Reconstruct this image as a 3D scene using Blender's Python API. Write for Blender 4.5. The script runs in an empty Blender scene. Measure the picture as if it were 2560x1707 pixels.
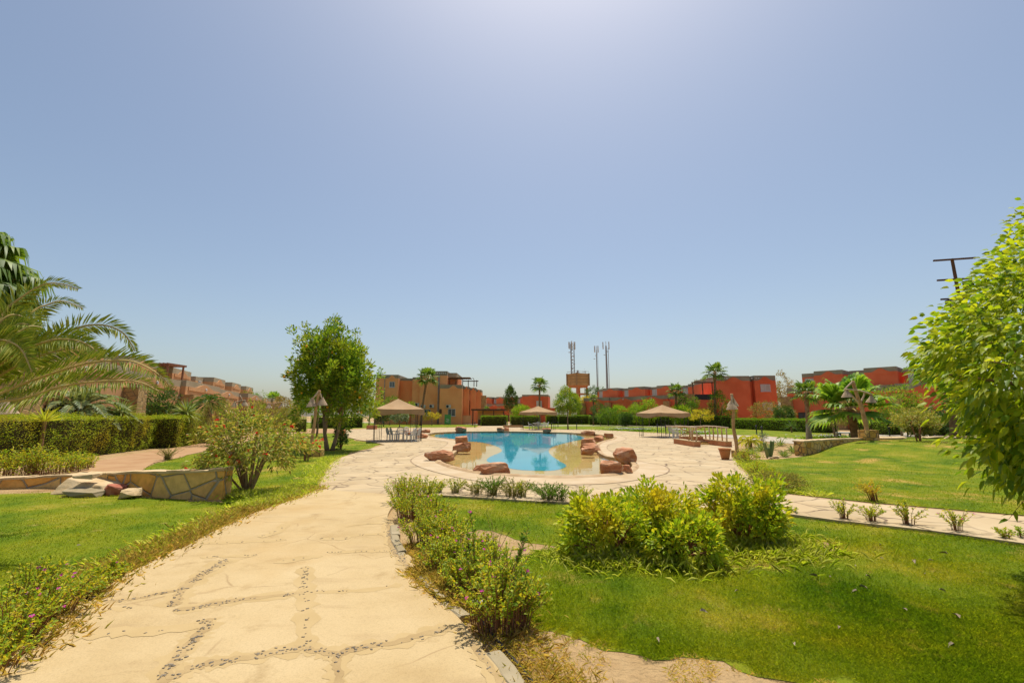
import bpy, bmesh, math, random
import numpy as np
from mathutils import Vector, Matrix
from mathutils.geometry import tessellate_polygon

sc = bpy.context.scene
COL = sc.collection
R = math.radians
# ---------------------------------------------------------------- camera, sky, sun
EYE = 1.7
FPX = 2560 * 16 / 36.0                     # focal length in photo pixels (16 mm lens)
HORIZON = 1040.0
PITCH = math.atan((HORIZON - 853.5) / FPX)
cam = bpy.data.cameras.new('camera')
cam.lens = 16; cam.sensor_width = 36; cam.sensor_fit = 'HORIZONTAL'
cam.clip_start = 0.05; cam.clip_end = 6000
camo = bpy.data.objects.new('camera', cam); COL.objects.link(camo)
camo.location = (0, 0, EYE); camo.rotation_euler = (math.pi / 2 + PITCH, 0, 0)
sc.camera = camo
SUN_EL, SUN_AZ = R(70), R(11)               # sun high in front of the camera, a little to the right
w = bpy.data.worlds.new('World'); sc.world = w; w.use_nodes = True
nt = w.node_tree; nt.nodes.clear()
sky = nt.nodes.new('ShaderNodeTexSky'); sky.sky_type = 'NISHITA'; sky.sun_disc = False
sky.sun_elevation = SUN_EL; sky.sun_rotation = SUN_AZ
sky.air_density = 1.1; sky.dust_density = 2.4; sky.ozone_density = 2.6; sky.altitude = 300
bg = nt.nodes.new('ShaderNodeBackground'); bg.inputs['Strength'].default_value = 0.081
wo = nt.nodes.new('ShaderNodeOutputWorld')
hs_ = nt.nodes.new('ShaderNodeMix'); hs_.data_type = 'RGBA'; hs_.blend_type = 'MULTIPLY'; hs_.inputs[0].default_value = 1; hs_.inputs[7].default_value = (1.03, 1.0, .94, 1)   # dusty air: a little less violet
st_ = nt.nodes.new('ShaderNodeHueSaturation'); st_.inputs['Saturation'].default_value = .95
nt.links.new(sky.outputs[0], hs_.inputs[6]); nt.links.new(hs_.outputs[2], st_.inputs['Color']); nt.links.new(st_.outputs[0], bg.inputs[0]); nt.links.new(bg.outputs[0], wo.inputs[0])
sl = bpy.data.lights.new('sun', 'SUN'); sl.energy = 3.3; sl.angle = R(0.5); sl.color = (1, .94, .84)
so = bpy.data.objects.new('sun', sl); COL.objects.link(so)
sd = Vector((math.sin(SUN_AZ) * math.cos(SUN_EL), math.cos(SUN_AZ) * math.cos(SUN_EL), math.sin(SUN_EL)))
so.rotation_euler = sd.to_track_quat('Z', 'Y').to_euler(); so.location = (0, 0, 60)
vs = sc.view_settings; vs.view_transform = 'Standard'; vs.look = 'None'; vs.exposure = 0.66; vs.gamma = 1; vs.use_curve_mapping = False
sc.render.engine = 'CYCLES'
cy = sc.cycles; cy.max_bounces = 7; cy.diffuse_bounces = 3; cy.glossy_bounces = 3; cy.transmission_bounces = 4; cy.transparent_max_bounces = 8
cy.caustics_reflective = False; cy.caustics_refractive = False
cy.use_denoising = True; cy.use_adaptive_sampling = True; cy.adaptive_threshold = 0.02

# ---------------------------------------------------------------- survey helpers: photo pixel -> place
CP, SP = math.cos(PITCH), math.sin(PITCH)
def ray(px, py):
    x = (px - 1280) / FPX; y = (853.5 - py) / FPX
    return (x, CP - y * SP, SP + y * CP)
def G(px, py, z=0.0):                      # the point of the level z seen at a photo pixel
    d = ray(px, py); t = (z - EYE) / d[2]
    return (d[0] * t, d[1] * t)
def A(px, py, Y):                          # the point seen at a photo pixel at distance Y
    d = ray(px, py); t = Y / d[1]
    return Vector((d[0] * t, Y, EYE + d[2] * t))
def sstep(t):
    t = np.clip(t, 0, 1); return t * t * (3 - 2 * t)
def hz(x, y):                              # height of the lawn mound on the right
    return 0.55 * sstep((x - 12.2) / 5.0) * sstep((y - 14.0) / 7.5) * sstep((27.5 - y) / 3.5)

# ---------------------------------------------------------------- mesh helpers
def tag(o, label=None, cat=None, group=None, kind=None):
    if label: o['label'] = label
    if cat: o['category'] = cat
    if group: o['group'] = group
    if kind: o['kind'] = kind
    return o
def thing(name, label, cat, loc=(0, 0, 0), rz=0, group=None):
    o = bpy.data.objects.new(name, None); COL.objects.link(o)
    o.empty_display_size = .2; o.location = loc; o.rotation_euler = (0, 0, rz)
    return tag(o, label, cat, group)
def dup(root, loc, rz=0, label=None, group=None, s=1.0):
    r = root.copy(); COL.objects.link(r); r.location = loc; r.rotation_euler = (0, 0, rz); r.scale = (s, s, s)
    if label: r['label'] = label
    if group: r['group'] = group
    for ch in list(root.children):
        c = ch.copy(); COL.objects.link(c); c.parent = r
        for g in ch.children:
            d = g.copy(); COL.objects.link(d); d.parent = c
    return r
def link(name, me, m, parent=None, smooth=False):
    if m is not None:
        for mm in (m if isinstance(m, (list, tuple)) else [m]): me.materials.append(mm)
    if smooth: me.polygons.foreach_set('use_smooth', np.ones(len(me.polygons), dtype=bool))
    o = bpy.data.objects.new(name, me); COL.objects.link(o)
    if parent is not None: o.parent = parent
    return o
def npmesh(name, V, F, m, parent=None, smooth=False):
    V = np.asarray(V, dtype=np.float32).reshape(-1, 3); F = np.asarray(F, dtype=np.int32); k = F.shape[1]
    me = bpy.data.meshes.new(name)
    me.vertices.add(len(V)); me.vertices.foreach_set('co', V.ravel())
    me.loops.add(F.size); me.loops.foreach_set('vertex_index', F.ravel())
    me.polygons.add(len(F)); me.polygons.foreach_set('loop_start', np.arange(0, F.size, k, dtype=np.int32))
    me.update(calc_edges=True)
    return link(name, me, m, parent, smooth)
class MB:
    def __init__(s): s.v = []; s.f = []
    def add(s, V, F):
        n = len(s.v); s.v += [tuple(p) for p in V]; s.f += [tuple(i + n for i in f) for f in F]; return s
    def box(s, cx, cy, cz, sx, sy, sz, rz=0, top=1.0):     # centre of the base, size; top < 1 tapers
        c, q = math.cos(rz), math.sin(rz); V = []
        for k, z in ((1, 0), (top, sz)):
            for dx, dy in ((-1, -1), (1, -1), (1, 1), (-1, 1)):
                x, y = dx * sx / 2 * k, dy * sy / 2 * k
                V.append((cx + x * c - y * q, cy + x * q + y * c, cz + z))
        return s.add(V, [(3, 2, 1, 0), (4, 5, 6, 7), (0, 1, 5, 4), (1, 2, 6, 5), (2, 3, 7, 6), (3, 0, 4, 7)])
    def tube(s, pts, rad, n=6, cap=True):
        pts = [Vector(p) for p in pts]; k = len(pts)
        if not isinstance(rad, (list, tuple)): rad = [rad] * k
        V = []; up = None
        for i, p in enumerate(pts):
            t = (pts[min(i + 1, k - 1)] - pts[max(i - 1, 0)]).normalized()
            if up is None: up = Vector((0, 1, 0)) if abs(t.y) < .9 else Vector((1, 0, 0))
            a = t.cross(up)
            if a.length < 1e-4: a = t.cross(Vector((1, .3, 0)))
            a.normalize(); b = a.cross(t).normalized(); up = b
            for j in range(n):
                an = 2 * math.pi * j / n
                V.append(p + (a * math.cos(an) + b * math.sin(an)) * rad[i])
        F = [(i * n + j, i * n + (j + 1) % n, (i + 1) * n + (j + 1) % n, (i + 1) * n + j) for i in range(k - 1) for j in range(n)]
        if cap: F += [tuple(range(n - 1, -1, -1)), tuple((k - 1) * n + j for j in range(n))]
        return s.add(V, F)
    def lathe(s, prof, n=20, c=(0, 0, 0)):
        V = [(c[0] + r * math.cos(2 * math.pi * j / n), c[1] + r * math.sin(2 * math.pi * j / n), c[2] + z) for r, z in prof for j in range(n)]
        F = [(i * n + j, i * n + (j + 1) % n, (i + 1) * n + (j + 1) % n, (i + 1) * n + j) for i in range(len(prof) - 1) for j in range(n)]
        return s.add(V, F)
    def prism(s, xy, z0, z1):                              # outline in x,y extruded up
        n = len(xy); V = [(x, y, z0) for x, y in xy] + [(x, y, z1) for x, y in xy]
        tri = tessellate_polygon([[Vector((x, y, 0)) for x, y in xy]])
        F = [tuple(t) for t in tri] + [tuple(i + n for i in t) for t in tri]
        F += [(i, (i + 1) % n, n + (i + 1) % n, n + i) for i in range(n)]
        return s.add(V, F)
    def slab(s, xz, y0, y1):                               # outline in x,z extruded along y
        n = len(xz); V = [(x, y0, z) for x, z in xz] + [(x, y1, z) for x, z in xz]
        tri = tessellate_polygon([[Vector((x, z, 0)) for x, z in xz]])
        F = [tuple(t) for t in tri] + [tuple(i + n for i in t) for t in tri]
        F += [(i, (i + 1) % n, n + (i + 1) % n, n + i) for i in range(n)]
        return s.add(V, F)
    def build(s, name, m, parent=None, smooth=False, fix=True):
        me = bpy.data.meshes.new(name); me.from_pydata(s.v, [], s.f)
        if fix:
            bm = bmesh.new(); bm.from_mesh(me); bmesh.ops.recalc_face_normals(bm, faces=bm.faces); bm.to_mesh(me); bm.free()
        me.update(); return link(name, me, m, parent, smooth)
def smoothpts(P, n=6, closed=True):                        # Catmull-Rom through the points
    P = [np.array(p, float) for p in P]; k = len(P); out = []
    for i in range(k if closed else k - 1):
        g = (lambda j: P[j % k]) if closed else (lambda j: P[min(max(j, 0), k - 1)])
        p0, p1, p2, p3 = g(i - 1), g(i), g(i + 1), g(i + 2)
        for j in range(n):
            t = j / n
            out.append(.5 * (2 * p1 + (p2 - p0) * t + (2 * p0 - 5 * p1 + 4 * p2 - p3) * t * t + (3 * p1 - p0 - 3 * p2 + p3) * t ** 3))
    if not closed: out.append(P[-1])
    return [tuple(p) for p in out]
def sheet(name, outline, z, m, holes=(), kind='structure', thick=0):
    loops = [[Vector((x, y, 0)) for x, y in outline]] + [[Vector((x, y, 0)) for x, y in h] for h in holes]
    tri = tessellate_polygon(loops); V = [(v.x, v.y, z) for l in loops for v in l]
    b = MB(); b.v = V; b.f = [tuple(t) for t in tri]; o = 0
    if thick:
        for l in loops:
            k = len(l); s = len(b.v); b.v += [(v.x, v.y, z - thick) for v in l]
            b.f += [(o + i, o + (i + 1) % k, s + (i + 1) % k, s + i) for i in range(k)]; o += k
    me = bpy.data.meshes.new(name); me.from_pydata(b.v, [], b.f)
    bm = bmesh.new(); bm.from_mesh(me); bm.normal_update()
    for f in bm.faces:
        if abs(f.normal.z) > .5 and f.normal.z < 0: f.normal_flip()
    bm.to_mesh(me); bm.free()
    return tag(link(name, me, m), kind=kind)
def inside(P, poly):                                       # which of the points P (n,2) lie in the polygon
    x, y = P[:, 0], P[:, 1]; r = np.zeros(len(P), bool); n = len(poly)
    for i in range(n):
        x1, y1 = poly[i]; x2, y2 = poly[(i + 1) % n]
        c = ((y1 > y) != (y2 > y)) & (x < (x2 - x1) * (y - y1) / (y2 - y1 + 1e-12) + x1)
        r ^= c
    return r
def vnoise(P, s, seed=0):                                  # cheap smooth noise in -1..1 at points (n,2 or 3)
    g = np.random.default_rng(seed); o = np.zeros(len(P)); a = 1.0; t = 0
    for k in range(3):
        for j in range(4):
            d = g.normal(size=P.shape[1]); d /= np.linalg.norm(d)
            o += a * np.sin((P @ d) * s * (1 + .35 * j) + g.uniform(0, 6.28)); t += a * .5
        s *= 2.1; a *= .55
    return np.clip(o / t, -1, 1)
def unit(v): return v / (np.linalg.norm(v, axis=-1, keepdims=True) + 1e-9)
def rdirs(g, n): return unit(g.normal(size=(n, 3)))

# ---------------------------------------------------------------- leaves
def leaves(g, P, D, L, W, up=None, fold=.2, droop=0.0, big=False):
    """arrays of leaves: base P, direction D, length L, width W -> vertices, triangles"""
    n = len(P); L = np.broadcast_to(L, (n,))[:, None]; W = np.broadcast_to(W, (n,))[:, None]
    D = unit(D); U = rdirs(g, n) * .7 + np.array([0, 0, 1.0]) if up is None else up
    S = unit(np.cross(D, U)); N = unit(np.cross(S, D)); dz = np.array([0, 0, -1.0])
    if not big:
        mid = P + D * L * .5; tip = P + D * L + dz * L * droop
        V = np.stack([P, mid + S * W * .5 + N * W * fold, tip, mid - S * W * .5 + N * W * fold], 1)
        F = np.array([[0, 1, 2], [0, 2, 3]])
    else:
        a = P + D * L * .28 + dz * L * droop * .08; b = P + D * L * .64 + dz * L * droop * .4; t = P + D * L + dz * L * droop
        V = np.stack([P, a + S * W * .45 + N * W * fold, a, a - S * W * .45 + N * W * fold,
                      b + S * W * .38 + N * W * fold * .8, b, b - S * W * .38 + N * W * fold * .8, t], 1)
        F = np.array([[0, 1, 2], [0, 2, 3], [2, 1, 4], [2, 4, 5], [2, 5, 6], [2, 6, 3], [5, 4, 7], [5, 7, 6]])
    k = V.shape[1]; F = (F[None] + (np.arange(n) * k)[:, None, None]).reshape(-1, 3)
    return V.reshape(-1, 3), F
class LB:                                                   # gathers leaf arrays into one mesh
    def __init__(s): s.V = []; s.F = []; s.n = 0
    def add(s, VF):
        V, F = VF; s.V.append(V); s.F.append(F + s.n); s.n += len(V); return s
    def build(s, name, m, parent=None): return npmesh(name, np.concatenate(s.V), np.concatenate(s.F), m, parent)
def tufts(g, C, O, m, r, L, W, up=.25, wild=.9, droop=.1, fold=.2, lv=.3, big=False):
    """m leaves about every twig tip C pointing along O"""
    n = len(C); C = np.repeat(C, m, 0); O = np.repeat(O, m, 0); k = n * m
    q = rdirs(g, k); P = C + q * (g.random((k, 1)) ** .5) * r
    D = O * .7 + q * wild + np.array([0, 0, up])
    return leaves(g, P, D, L * (1 + lv * g.uniform(-1, 1, k)), W * (1 + lv * g.uniform(-1, 1, k)), up=O * .8 + rdirs(g, k) * .75 + np.array([0, 0, .55]), fold=fold, droop=droop, big=big)
def crownpts(g, n, c, rad, lump=.25, freq=2.2, inner=.5, seed=0, low=-1.0):
    u = rdirs(g, n * 2); u = u[u[:, 2] > low][:n]
    k = 1 + lump * vnoise(u, freq, seed)
    t = inner + (1 - inner) * g.random(len(u)) ** .55
    return np.array(c) + u * np.array(rad) * (k * t)[:, None], u
# ---------------------------------------------------------------- materials
def nd(nt, typ, ins=None, **at):
    n = nt.nodes.new('ShaderNode' + typ)
    for k, v in at.items(): setattr(n, k, v)
    for k, v in (ins or {}).items():
        s = n.inputs[k]
        if isinstance(v, bpy.types.NodeSocket): nt.links.new(v, s)
        else: s.default_value = (*v, 1) if isinstance(v, tuple) and len(v) == 3 and s.type == 'RGBA' else v
    return n
def ramp(nt, fac, stops, interp='LINEAR'):
    n = nt.nodes.new('ShaderNodeValToRGB'); e = n.color_ramp.elements; n.color_ramp.interpolation = interp
    while len(e) < len(stops): e.new(.5)
    for i, (p, c) in enumerate(stops): e[i].position = p; e[i].color = (*c, 1)
    nt.links.new(fac, n.inputs[0]); return n.outputs[0]
def mix(nt, a, b, f, mode='MIX'):
    n = nt.nodes.new('ShaderNodeMix'); n.data_type = 'RGBA'; n.blend_type = mode
    for s, v in ((n.inputs[0], f), (n.inputs[6], a), (n.inputs[7], b)):
        if isinstance(v, bpy.types.NodeSocket): nt.links.new(v, s)
        else: s.default_value = (*v, 1) if isinstance(v, tuple) else v
    return n.outputs[2]
def newmat(name):
    m = bpy.data.materials.new(name); m.use_nodes = True; nt = m.node_tree; nt.nodes.clear()
    pos = nd(nt, 'NewGeometry').outputs['Position']
    return m, nt, pos
def noise(nt, vec, scale, detail=4, rough=.55):
    return nd(nt, 'TexNoise', {'Vector': vec, 'Scale': scale, 'Detail': detail, 'Roughness': rough}).outputs[0]
def finish(m, nt, col, rough=.8, spec=.3, bump=None, bs=.3, bd=.02, metal=0):
    p = nd(nt, 'BsdfPrincipled', {'Base Color': col, 'Roughness': rough, 'Specular IOR Level': spec, 'Metallic': metal})
    if bump is not None:
        b = nd(nt, 'Bump', {'Height': bump, 'Strength': bs, 'Distance': bd}); nt.links.new(b.outputs[0], p.inputs['Normal'])
    o = nd(nt, 'OutputMaterial'); nt.links.new(p.outputs[0], o.inputs[0]); return m
def surf(name, c1, c2, scale=2.0, rough=.8, spec=.25, bscale=None, bs=.3, bd=.02, c3=None, local=False, metal=0):
    m, nt, pos = newmat(name)
    if local: pos = nd(nt, 'TexCoord').outputs['Object']
    f = noise(nt, pos, scale); st = [(.32, c1), (.68, c2)] if c3 is None else [(.3, c1), (.55, c2), (.72, c3)]
    col = ramp(nt, f, st)
    return finish(m, nt, col, rough, spec, noise(nt, pos, bscale or scale * 8, 5), bs, bd, metal)
def leafm(name, cols, trans=.35, rough=.45, spec=.35, patch=None, pscale=1.2, tint=(1.25, 1.25, .6)):
    m, nt, pos = newmat(name)
    cols = [tuple(min(.7, c * 1.3) for c in q) for q in cols]; trans = min(.6, trans + .08)
    r = nd(nt, 'NewGeometry').outputs['Random Per Island']; k = len(cols)
    col = ramp(nt, r, [((i + .5) / k if k > 1 else 0, c) for i, c in enumerate(cols)])
    if patch: col = mix(nt, col, patch, ramp(nt, noise(nt, pos, pscale, 2), [(.48, (0, 0, 0)), (.66, (.85, .85, .85))]))
    p = nd(nt, 'BsdfPrincipled', {'Base Color': col, 'Roughness': rough + .12, 'Specular IOR Level': spec * .5})
    t = nd(nt, 'BsdfTranslucent', {'Color': mix(nt, col, tint, 1.0, 'MULTIPLY')})
    x = nd(nt, 'MixShader', {0: trans}); nt.links.new(p.outputs[0], x.inputs[1]); nt.links.new(t.outputs[0], x.inputs[2])
    o = nd(nt, 'OutputMaterial'); nt.links.new(x.outputs[0], o.inputs[0]); return m

MT = {}
# lawn soil colours under the blades
def drift(nt, pos, k=1.0):                                  # broad drifts: deep green, mid green, straw
    flat = nd(nt, 'Mapping', {'Vector': pos, 'Scale': (1.0, 1.0, 0.0)}).outputs[0]
    f = noise(nt, flat, .75, 5, .62)
    c = ramp(nt, f, [(.33, (.095 * k, .175 * k, .006)), (.46, (.185 * k, .25 * k, .009)), (.56, (.245 * k, .28 * k, .011)), (.66, (.36 * k, .33 * k, .03))])
    f2 = noise(nt, flat, 3.1, 4, .6)
    return mix(nt, c, (.42 * k, .33 * k, .075), ramp(nt, f2, [(.60, (0, 0, 0)), (.72, (.75, .75, .75))]))
def lawnmat(name, a, b, dry, dscale=.55, thr=.6):
    m, nt, pos = newmat(name)
    col = drift(nt, pos, .85)
    fine = ramp(nt, noise(nt, pos, 60.0, 3, .7), [(.38, (.5, .5, .5)), (.62, (1.0, 1.0, 1.0))])
    col = mix(nt, col, fine, .7, 'MULTIPLY')
    d = ramp(nt, noise(nt, pos, dscale, 6, .62), [(thr, (0, 0, 0)), (thr + .1, (1, 1, 1))])
    col = mix(nt, col, dry, d)
    return finish(m, nt, col, .95, .1, noise(nt, pos, 45.0, 4, .7), .6, .03)
MT['lawn'] = lawnmat('lawn_turf', (0.168, 0.24, 0.008), (0.291, 0.32, 0.012), (0.403, 0.26, 0.06), .55, .57)
MT['lawn_far'] = lawnmat('lawn_turf_far', (.19, .25, .012), (.27, .29, .016), (.36, .28, .05), .22, .6)
MT['sand'] = surf('sandy_soil', (.30, .185, .08), (.42, .285, .14), 1.6, .95, .1, 22, .9, .05, (.36, .235, .11))
MT['soil_red'] = surf('red_dirt_path', (0.336, 0.189, 0.091), (0.42, 0.266, 0.14), 1.2, .95, .1, 20, .4, .02)
# path: worn tinted concrete
m, nt, pos = newmat('path_concrete')
c = ramp(nt, noise(nt, pos, .7, 6, .6), [(.3, (0.396, 0.277, 0.125)), (.5, (0.475, 0.35, 0.178)), (.7, (0.508, 0.383, 0.205))])
c = mix(nt, c, (0.33, 0.224, 0.099), ramp(nt, noise(nt, pos, 2.6, 6, .65), [(.57, (0, 0, 0)), (.72, (.75, .75, .75))]))
st = nd(nt, 'Mapping', {'Vector': pos, 'Scale': (0.792, 3.3, 0.66)}).outputs[0]
c = mix(nt, c, (0.37, 0.257, 0.125), ramp(nt, noise(nt, st, 1.5, 5, .6), [(.55, (0, 0, 0)), (.75, (.6, .6, .6))]))
cr = nd(nt, 'TexVoronoi', {'Vector': mix(nt, pos, nd(nt, 'TexNoise', {'Vector': pos, 'Scale': 2.0, 'Detail': 4.0}).outputs[1], .18), 'Scale': .95}, feature='DISTANCE_TO_EDGE').outputs[0]
crk = ramp(nt, cr, [(0.0, (1, 1, 1)), (.012, (0, 0, 0))])
crk = mix(nt, crk, (0, 0, 0), ramp(nt, noise(nt, pos, 1.1, 2), [(.45, (1, 1, 1)), (.6, (.2, .2, .2))]))
c = mix(nt, c, (0.277, 0.178, 0.0792), crk)
c = mix(nt, c, ramp(nt, noise(nt, pos, 85.0, 4, .75), [(.34, (.80, .79, .76)), (.5, (1, 1, 1)), (.7, (1.08, 1.07, 1.05))]), .8, 'MULTIPLY')
c = mix(nt, c, (.42, .27, .10), ramp(nt, noise(nt, pos, .42, 4, .6), [(.52, (0, 0, 0)), (.70, (.55, .55, .55))]))
MT['path'] = finish(m, nt, c, .85, .2, noise(nt, pos, 30.0, 5), .25, .01)
# flagstone deck
m, nt, pos = newmat('flagstone_deck')
wv = nd(nt, 'Vector' + 'Math', {0: pos, 1: nd(nt, 'VectorMath', {0: nd(nt, 'TexNoise', {'Vector': pos, 'Scale': 1.7, 'Detail': 3.0}).outputs[1], 3: .42}, operation='SCALE').outputs[0]}, operation='ADD').outputs[0]
e = nd(nt, 'TexVoronoi', {'Vector': wv, 'Scale': 1.25, 'Randomness': .9}, feature='DISTANCE_TO_EDGE').outputs[0]
cell = nd(nt, 'TexVoronoi', {'Vector': wv, 'Scale': 1.25, 'Randomness': .9}).outputs['Color']
c = ramp(nt, noise(nt, pos, .8, 5), [(.3, (0.43, 0.32, 0.18)), (.7, (0.505, 0.40, 0.248))])
c = mix(nt, c, ramp(nt, nd(nt, 'SeparateColor', {0: cell}).outputs[0], [(0, (.86, .84, .8)), (1, (1.05, 1.02, .98))]), .8, 'MULTIPLY')
c = mix(nt, c, (0.343, 0.238, 0.125), ramp(nt, noise(nt, pos, 3.0, 5, .65), [(.6, (0, 0, 0)), (.75, (.6, .6, .6))]))
jm = ramp(nt, e, [(0, (1, 1, 1)), (.020, (.9, .9, .9)), (.042, (0, 0, 0))])
jm = mix(nt, jm, (0, 0, 0), ramp(nt, noise(nt, pos, .9, 3), [(.42, (.75, .75, .75)), (.62, (.0, .0, .0))]))
c = mix(nt, c, (0.132, 0.0858, 0.0495), jm)
MT['deck'] = finish(m, nt, c, .85, .2, ramp(nt, e, [(0, (0, 0, 0)), (.06, (1, 1, 1))]), .4, .02)
MT['surround'] = surf('pool_surround', (0.422, 0.297, 0.158), (0.508, 0.396, 0.251), 1.1, .8, .25, 18, .15, .01)
MT['rim'] = surf('pool_rim', (0.338, 0.203, 0.09), (0.495, 0.345, 0.18), 2.5, .7, .3, 18, .2, .01)
MT['shelf'] = surf('pool_shelf', (0.425, 0.259, 0.0638), (0.51, 0.336, 0.109), .5, .7, .2, 8, .1, .01)
MT['blue'] = surf('pool_blue', (0, 0.228, 0.331), (0, 0.279, 0.382), .4, .5, .2, 8, .05, .01)
MT['road'] = surf('pale_road', (0.364, 0.308, 0.231), (0.448, 0.385, 0.301), .5, .9, .15, 15, .2, .01)
# water: sky mirrored at a glance, clear below
m, nt, pos = newmat('pool_water')
bp = nd(nt, 'Bump', {'Height': noise(nt, nd(nt, 'Mapping', {'Vector': pos, 'Scale': (1.0, .6, 1.0)}).outputs[0], 2.2, 3, .5), 'Strength': .10, 'Distance': .02}).outputs[0]
gl = nd(nt, 'BsdfGlossy', {'Color': (1, 1, 1), 'Roughness': .02, 'Normal': bp}); tr = nd(nt, 'BsdfTransparent', {'Color': (.93, .97, .97)})
x = nd(nt, 'MixShader', {0: nd(nt, 'Math', {0: nd(nt, 'Fresnel', {'IOR': 1.33, 'Normal': bp}).outputs[0], 1: .72}, operation='MULTIPLY').outputs[0]})
nt.links.new(tr.outputs[0], x.inputs[1]); nt.links.new(gl.outputs[0], x.inputs[2])
nt.links.new(x.outputs[0], nd(nt, 'OutputMaterial').inputs[0]); MT['water'] = m
# masonry
def stonemat(name, cols, scale, joint, jw=.06, bd=.03, squash=(1, 1, 1.3)):
    m, nt, pos = newmat(name)
    v = nd(nt, 'Mapping', {'Vector': pos, 'Scale': squash}).outputs[0]
    v = mix(nt, v, nd(nt, 'TexNoise', {'Vector': pos, 'Scale': scale * .8, 'Detail': 2.0}).outputs[1], .06)
    e = nd(nt, 'TexVoronoi', {'Vector': v, 'Scale': scale, 'Randomness': .85}, feature='DISTANCE_TO_EDGE').outputs[0]
    cl = nd(nt, 'SeparateColor', {0: nd(nt, 'TexVoronoi', {'Vector': v, 'Scale': scale, 'Randomness': .85}).outputs['Color']}).outputs[0]
    c = ramp(nt, cl, [(i / (len(cols) - 1), k) for i, k in enumerate(cols)])
    c = mix(nt, c, (.6, .55, .5), ramp(nt, noise(nt, pos, scale * 4, 5), [(.4, (0, 0, 0)), (.75, (.8, .8, .8))]), 'MULTIPLY')
    c = mix(nt, c, joint, ramp(nt, e, [(jw * .6, (1, 1, 1)), (jw, (0, 0, 0))]))
    return finish(m, nt, c, .9, .15, ramp(nt, e, [(0, (0, 0, 0)), (jw * 1.4, (1, 1, 1))]), .7, bd)
MT['bigstone'] = stonemat('ochre_wall_stones', [(.84, .43, .10), (.84, .58, .24), (.78, .36, .07), (.86, .64, .33)], 1.6, (.50, .40, .29), .03, .09)
MT['blockstone'] = stonemat('ochre_block_stones', [(.62, .36, .08), (.74, .50, .18), (.52, .28, .06), (.70, .48, .22)], 3.3, (.22, .14, .07), .055)
MT['pillar'] = stonemat('pillar_stones', [(.50, .30, .12), (.58, .38, .16), (.44, .25, .09)], 2.6, (.30, .20, .10), .06)
MT['redpillar'] = stonemat('pillar_stones_warm', [(.54, .30, .12), (.60, .36, .15), (.47, .24, .09)], 2.6, (.36, .20, .09), .06)
MT['capstone'] = surf('wall_capping', (.48, .34, .17), (.62, .47, .28), 3.0, .9, .15, 20, .5, .02)
MT['brick'] = surf('broken_red_brick', (.36, .10, .06), (.46, .20, .13), 8, .9, .1, 40, .5, .02)
MT['kerb'] = surf('grey_kerb_concrete', (0.268, 0.213, 0.122), (0.367, 0.301, 0.189), 3.0, .9, .15, 35, .4, .01)
MT['pebble'] = surf('dark_pebbles', (.13, .11, .085), (.32, .25, .16), 25, .7, .3, 60, .1, .005)
# rocks: red sandstone with paler worn tops
m, nt, pos = newmat('red_sandstone')
st = nd(nt, 'Mapping', {'Vector': pos, 'Scale': (1, 1, 3.5)}).outputs[0]
c = ramp(nt, noise(nt, st, 1.8, 6, .6), [(.3, (.30, .105, .045)), (.5, (.48, .21, .10)), (.68, (.60, .36, .21))])
c = mix(nt, c, (.66, .47, .32), ramp(nt, noise(nt, pos, 2.3, 5, .6), [(.58, (0, 0, 0)), (.74, (.8, .8, .8))]))
MT['rock'] = finish(m, nt, c, .85, .2, noise(nt, st, 6.0, 8, .65), .9, .06)
MT['wood'] = surf('weathered_wood', (.38, .21, .09), (.54, .34, .17), 6, .8, .2, 40, .4, .01)
MT['greywood'] = surf('silver_weathered_wood', (.42, .30, .19), (.60, .46, .31), 6, .8, .2, 40, .4, .01)
MT['thatch'] = surf('wicker_shade', (0.32, 0.22, 0.13), (0.52, 0.4, 0.27), 30, .95, .1, 80, .8, .01, local=True)
MT['darkwood'] = surf('dark_brown_timber', (.09, .045, .025), (.14, .07, .04), 4, .7, .25, 30, .2, .01)
MT['pergwood'] = surf('red_brown_timber', (.22, .09, .05), (.30, .13, .07), 4, .7, .25, 30, .2, .01)
MT['canvas'] = surf('tan_canvas', (0.374, 0.238, 0.122), (0.432, 0.288, 0.158), 1.5, .9, .1, 60, .1, .005, local=True)
MT['blackmetal'] = surf('black_painted_metal', (.015, .015, .017), (.03, .03, .03), 10, .45, .4, 50, .05, .002)
MT['greymetal'] = surf('grey_metal', (.20, .20, .21), (.34, .34, .35), 3, .5, .5, 30, .1, .005)
MT['whiteplastic'] = surf('white_plastic', (0.56, 0.552, 0.528), (0.64, 0.632, 0.608), 4, .45, .4, 30, .05, .002)
MT['white'] = surf('white_paint', (0.54, 0.525, 0.495), (0.6, 0.585, 0.555), 2, .6, .3, 30, .05, .005)
MT['terracotta'] = surf('terracotta', (0.437, 0.162, 0.057), (0.551, 0.228, 0.0855), 3, .8, .2, 30, .15, .005)
MT['terrawall'] = surf('terracotta_render', (0.432, 0.162, 0.072), (0.54, 0.243, 0.117), 1.5, .9, .15, 25, .25, .01)
MT['glass'] = surf('dark_window_glass', (.05, .06, .07), (.11, .12, .13), .6, .08, .6, 3, .02, .002)
MT['palegl'] = surf('curtained_window_glass', (.42, .41, .36), (.55, .54, .48), .6, .15, .5, 3, .02, .002)
MT['red'] = surf('red_render', (0.652, 0.134, 0.0531), (0.747, 0.18, 0.0759), .35, .9, .15, 12, .25, .01, c3=(0.704, 0.156, 0.0645))
MT['grey'] = surf('grey_parapet_render', (0.255, 0.213, 0.149), (0.375, 0.317, 0.216), .5, .9, .15, 12, .25, .01)
MT['tanparapet'] = surf('olive_tan_parapet', (.33, .26, .165), (.42, .335, .22), .5, .9, .15, 12, .25, .01)
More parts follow.
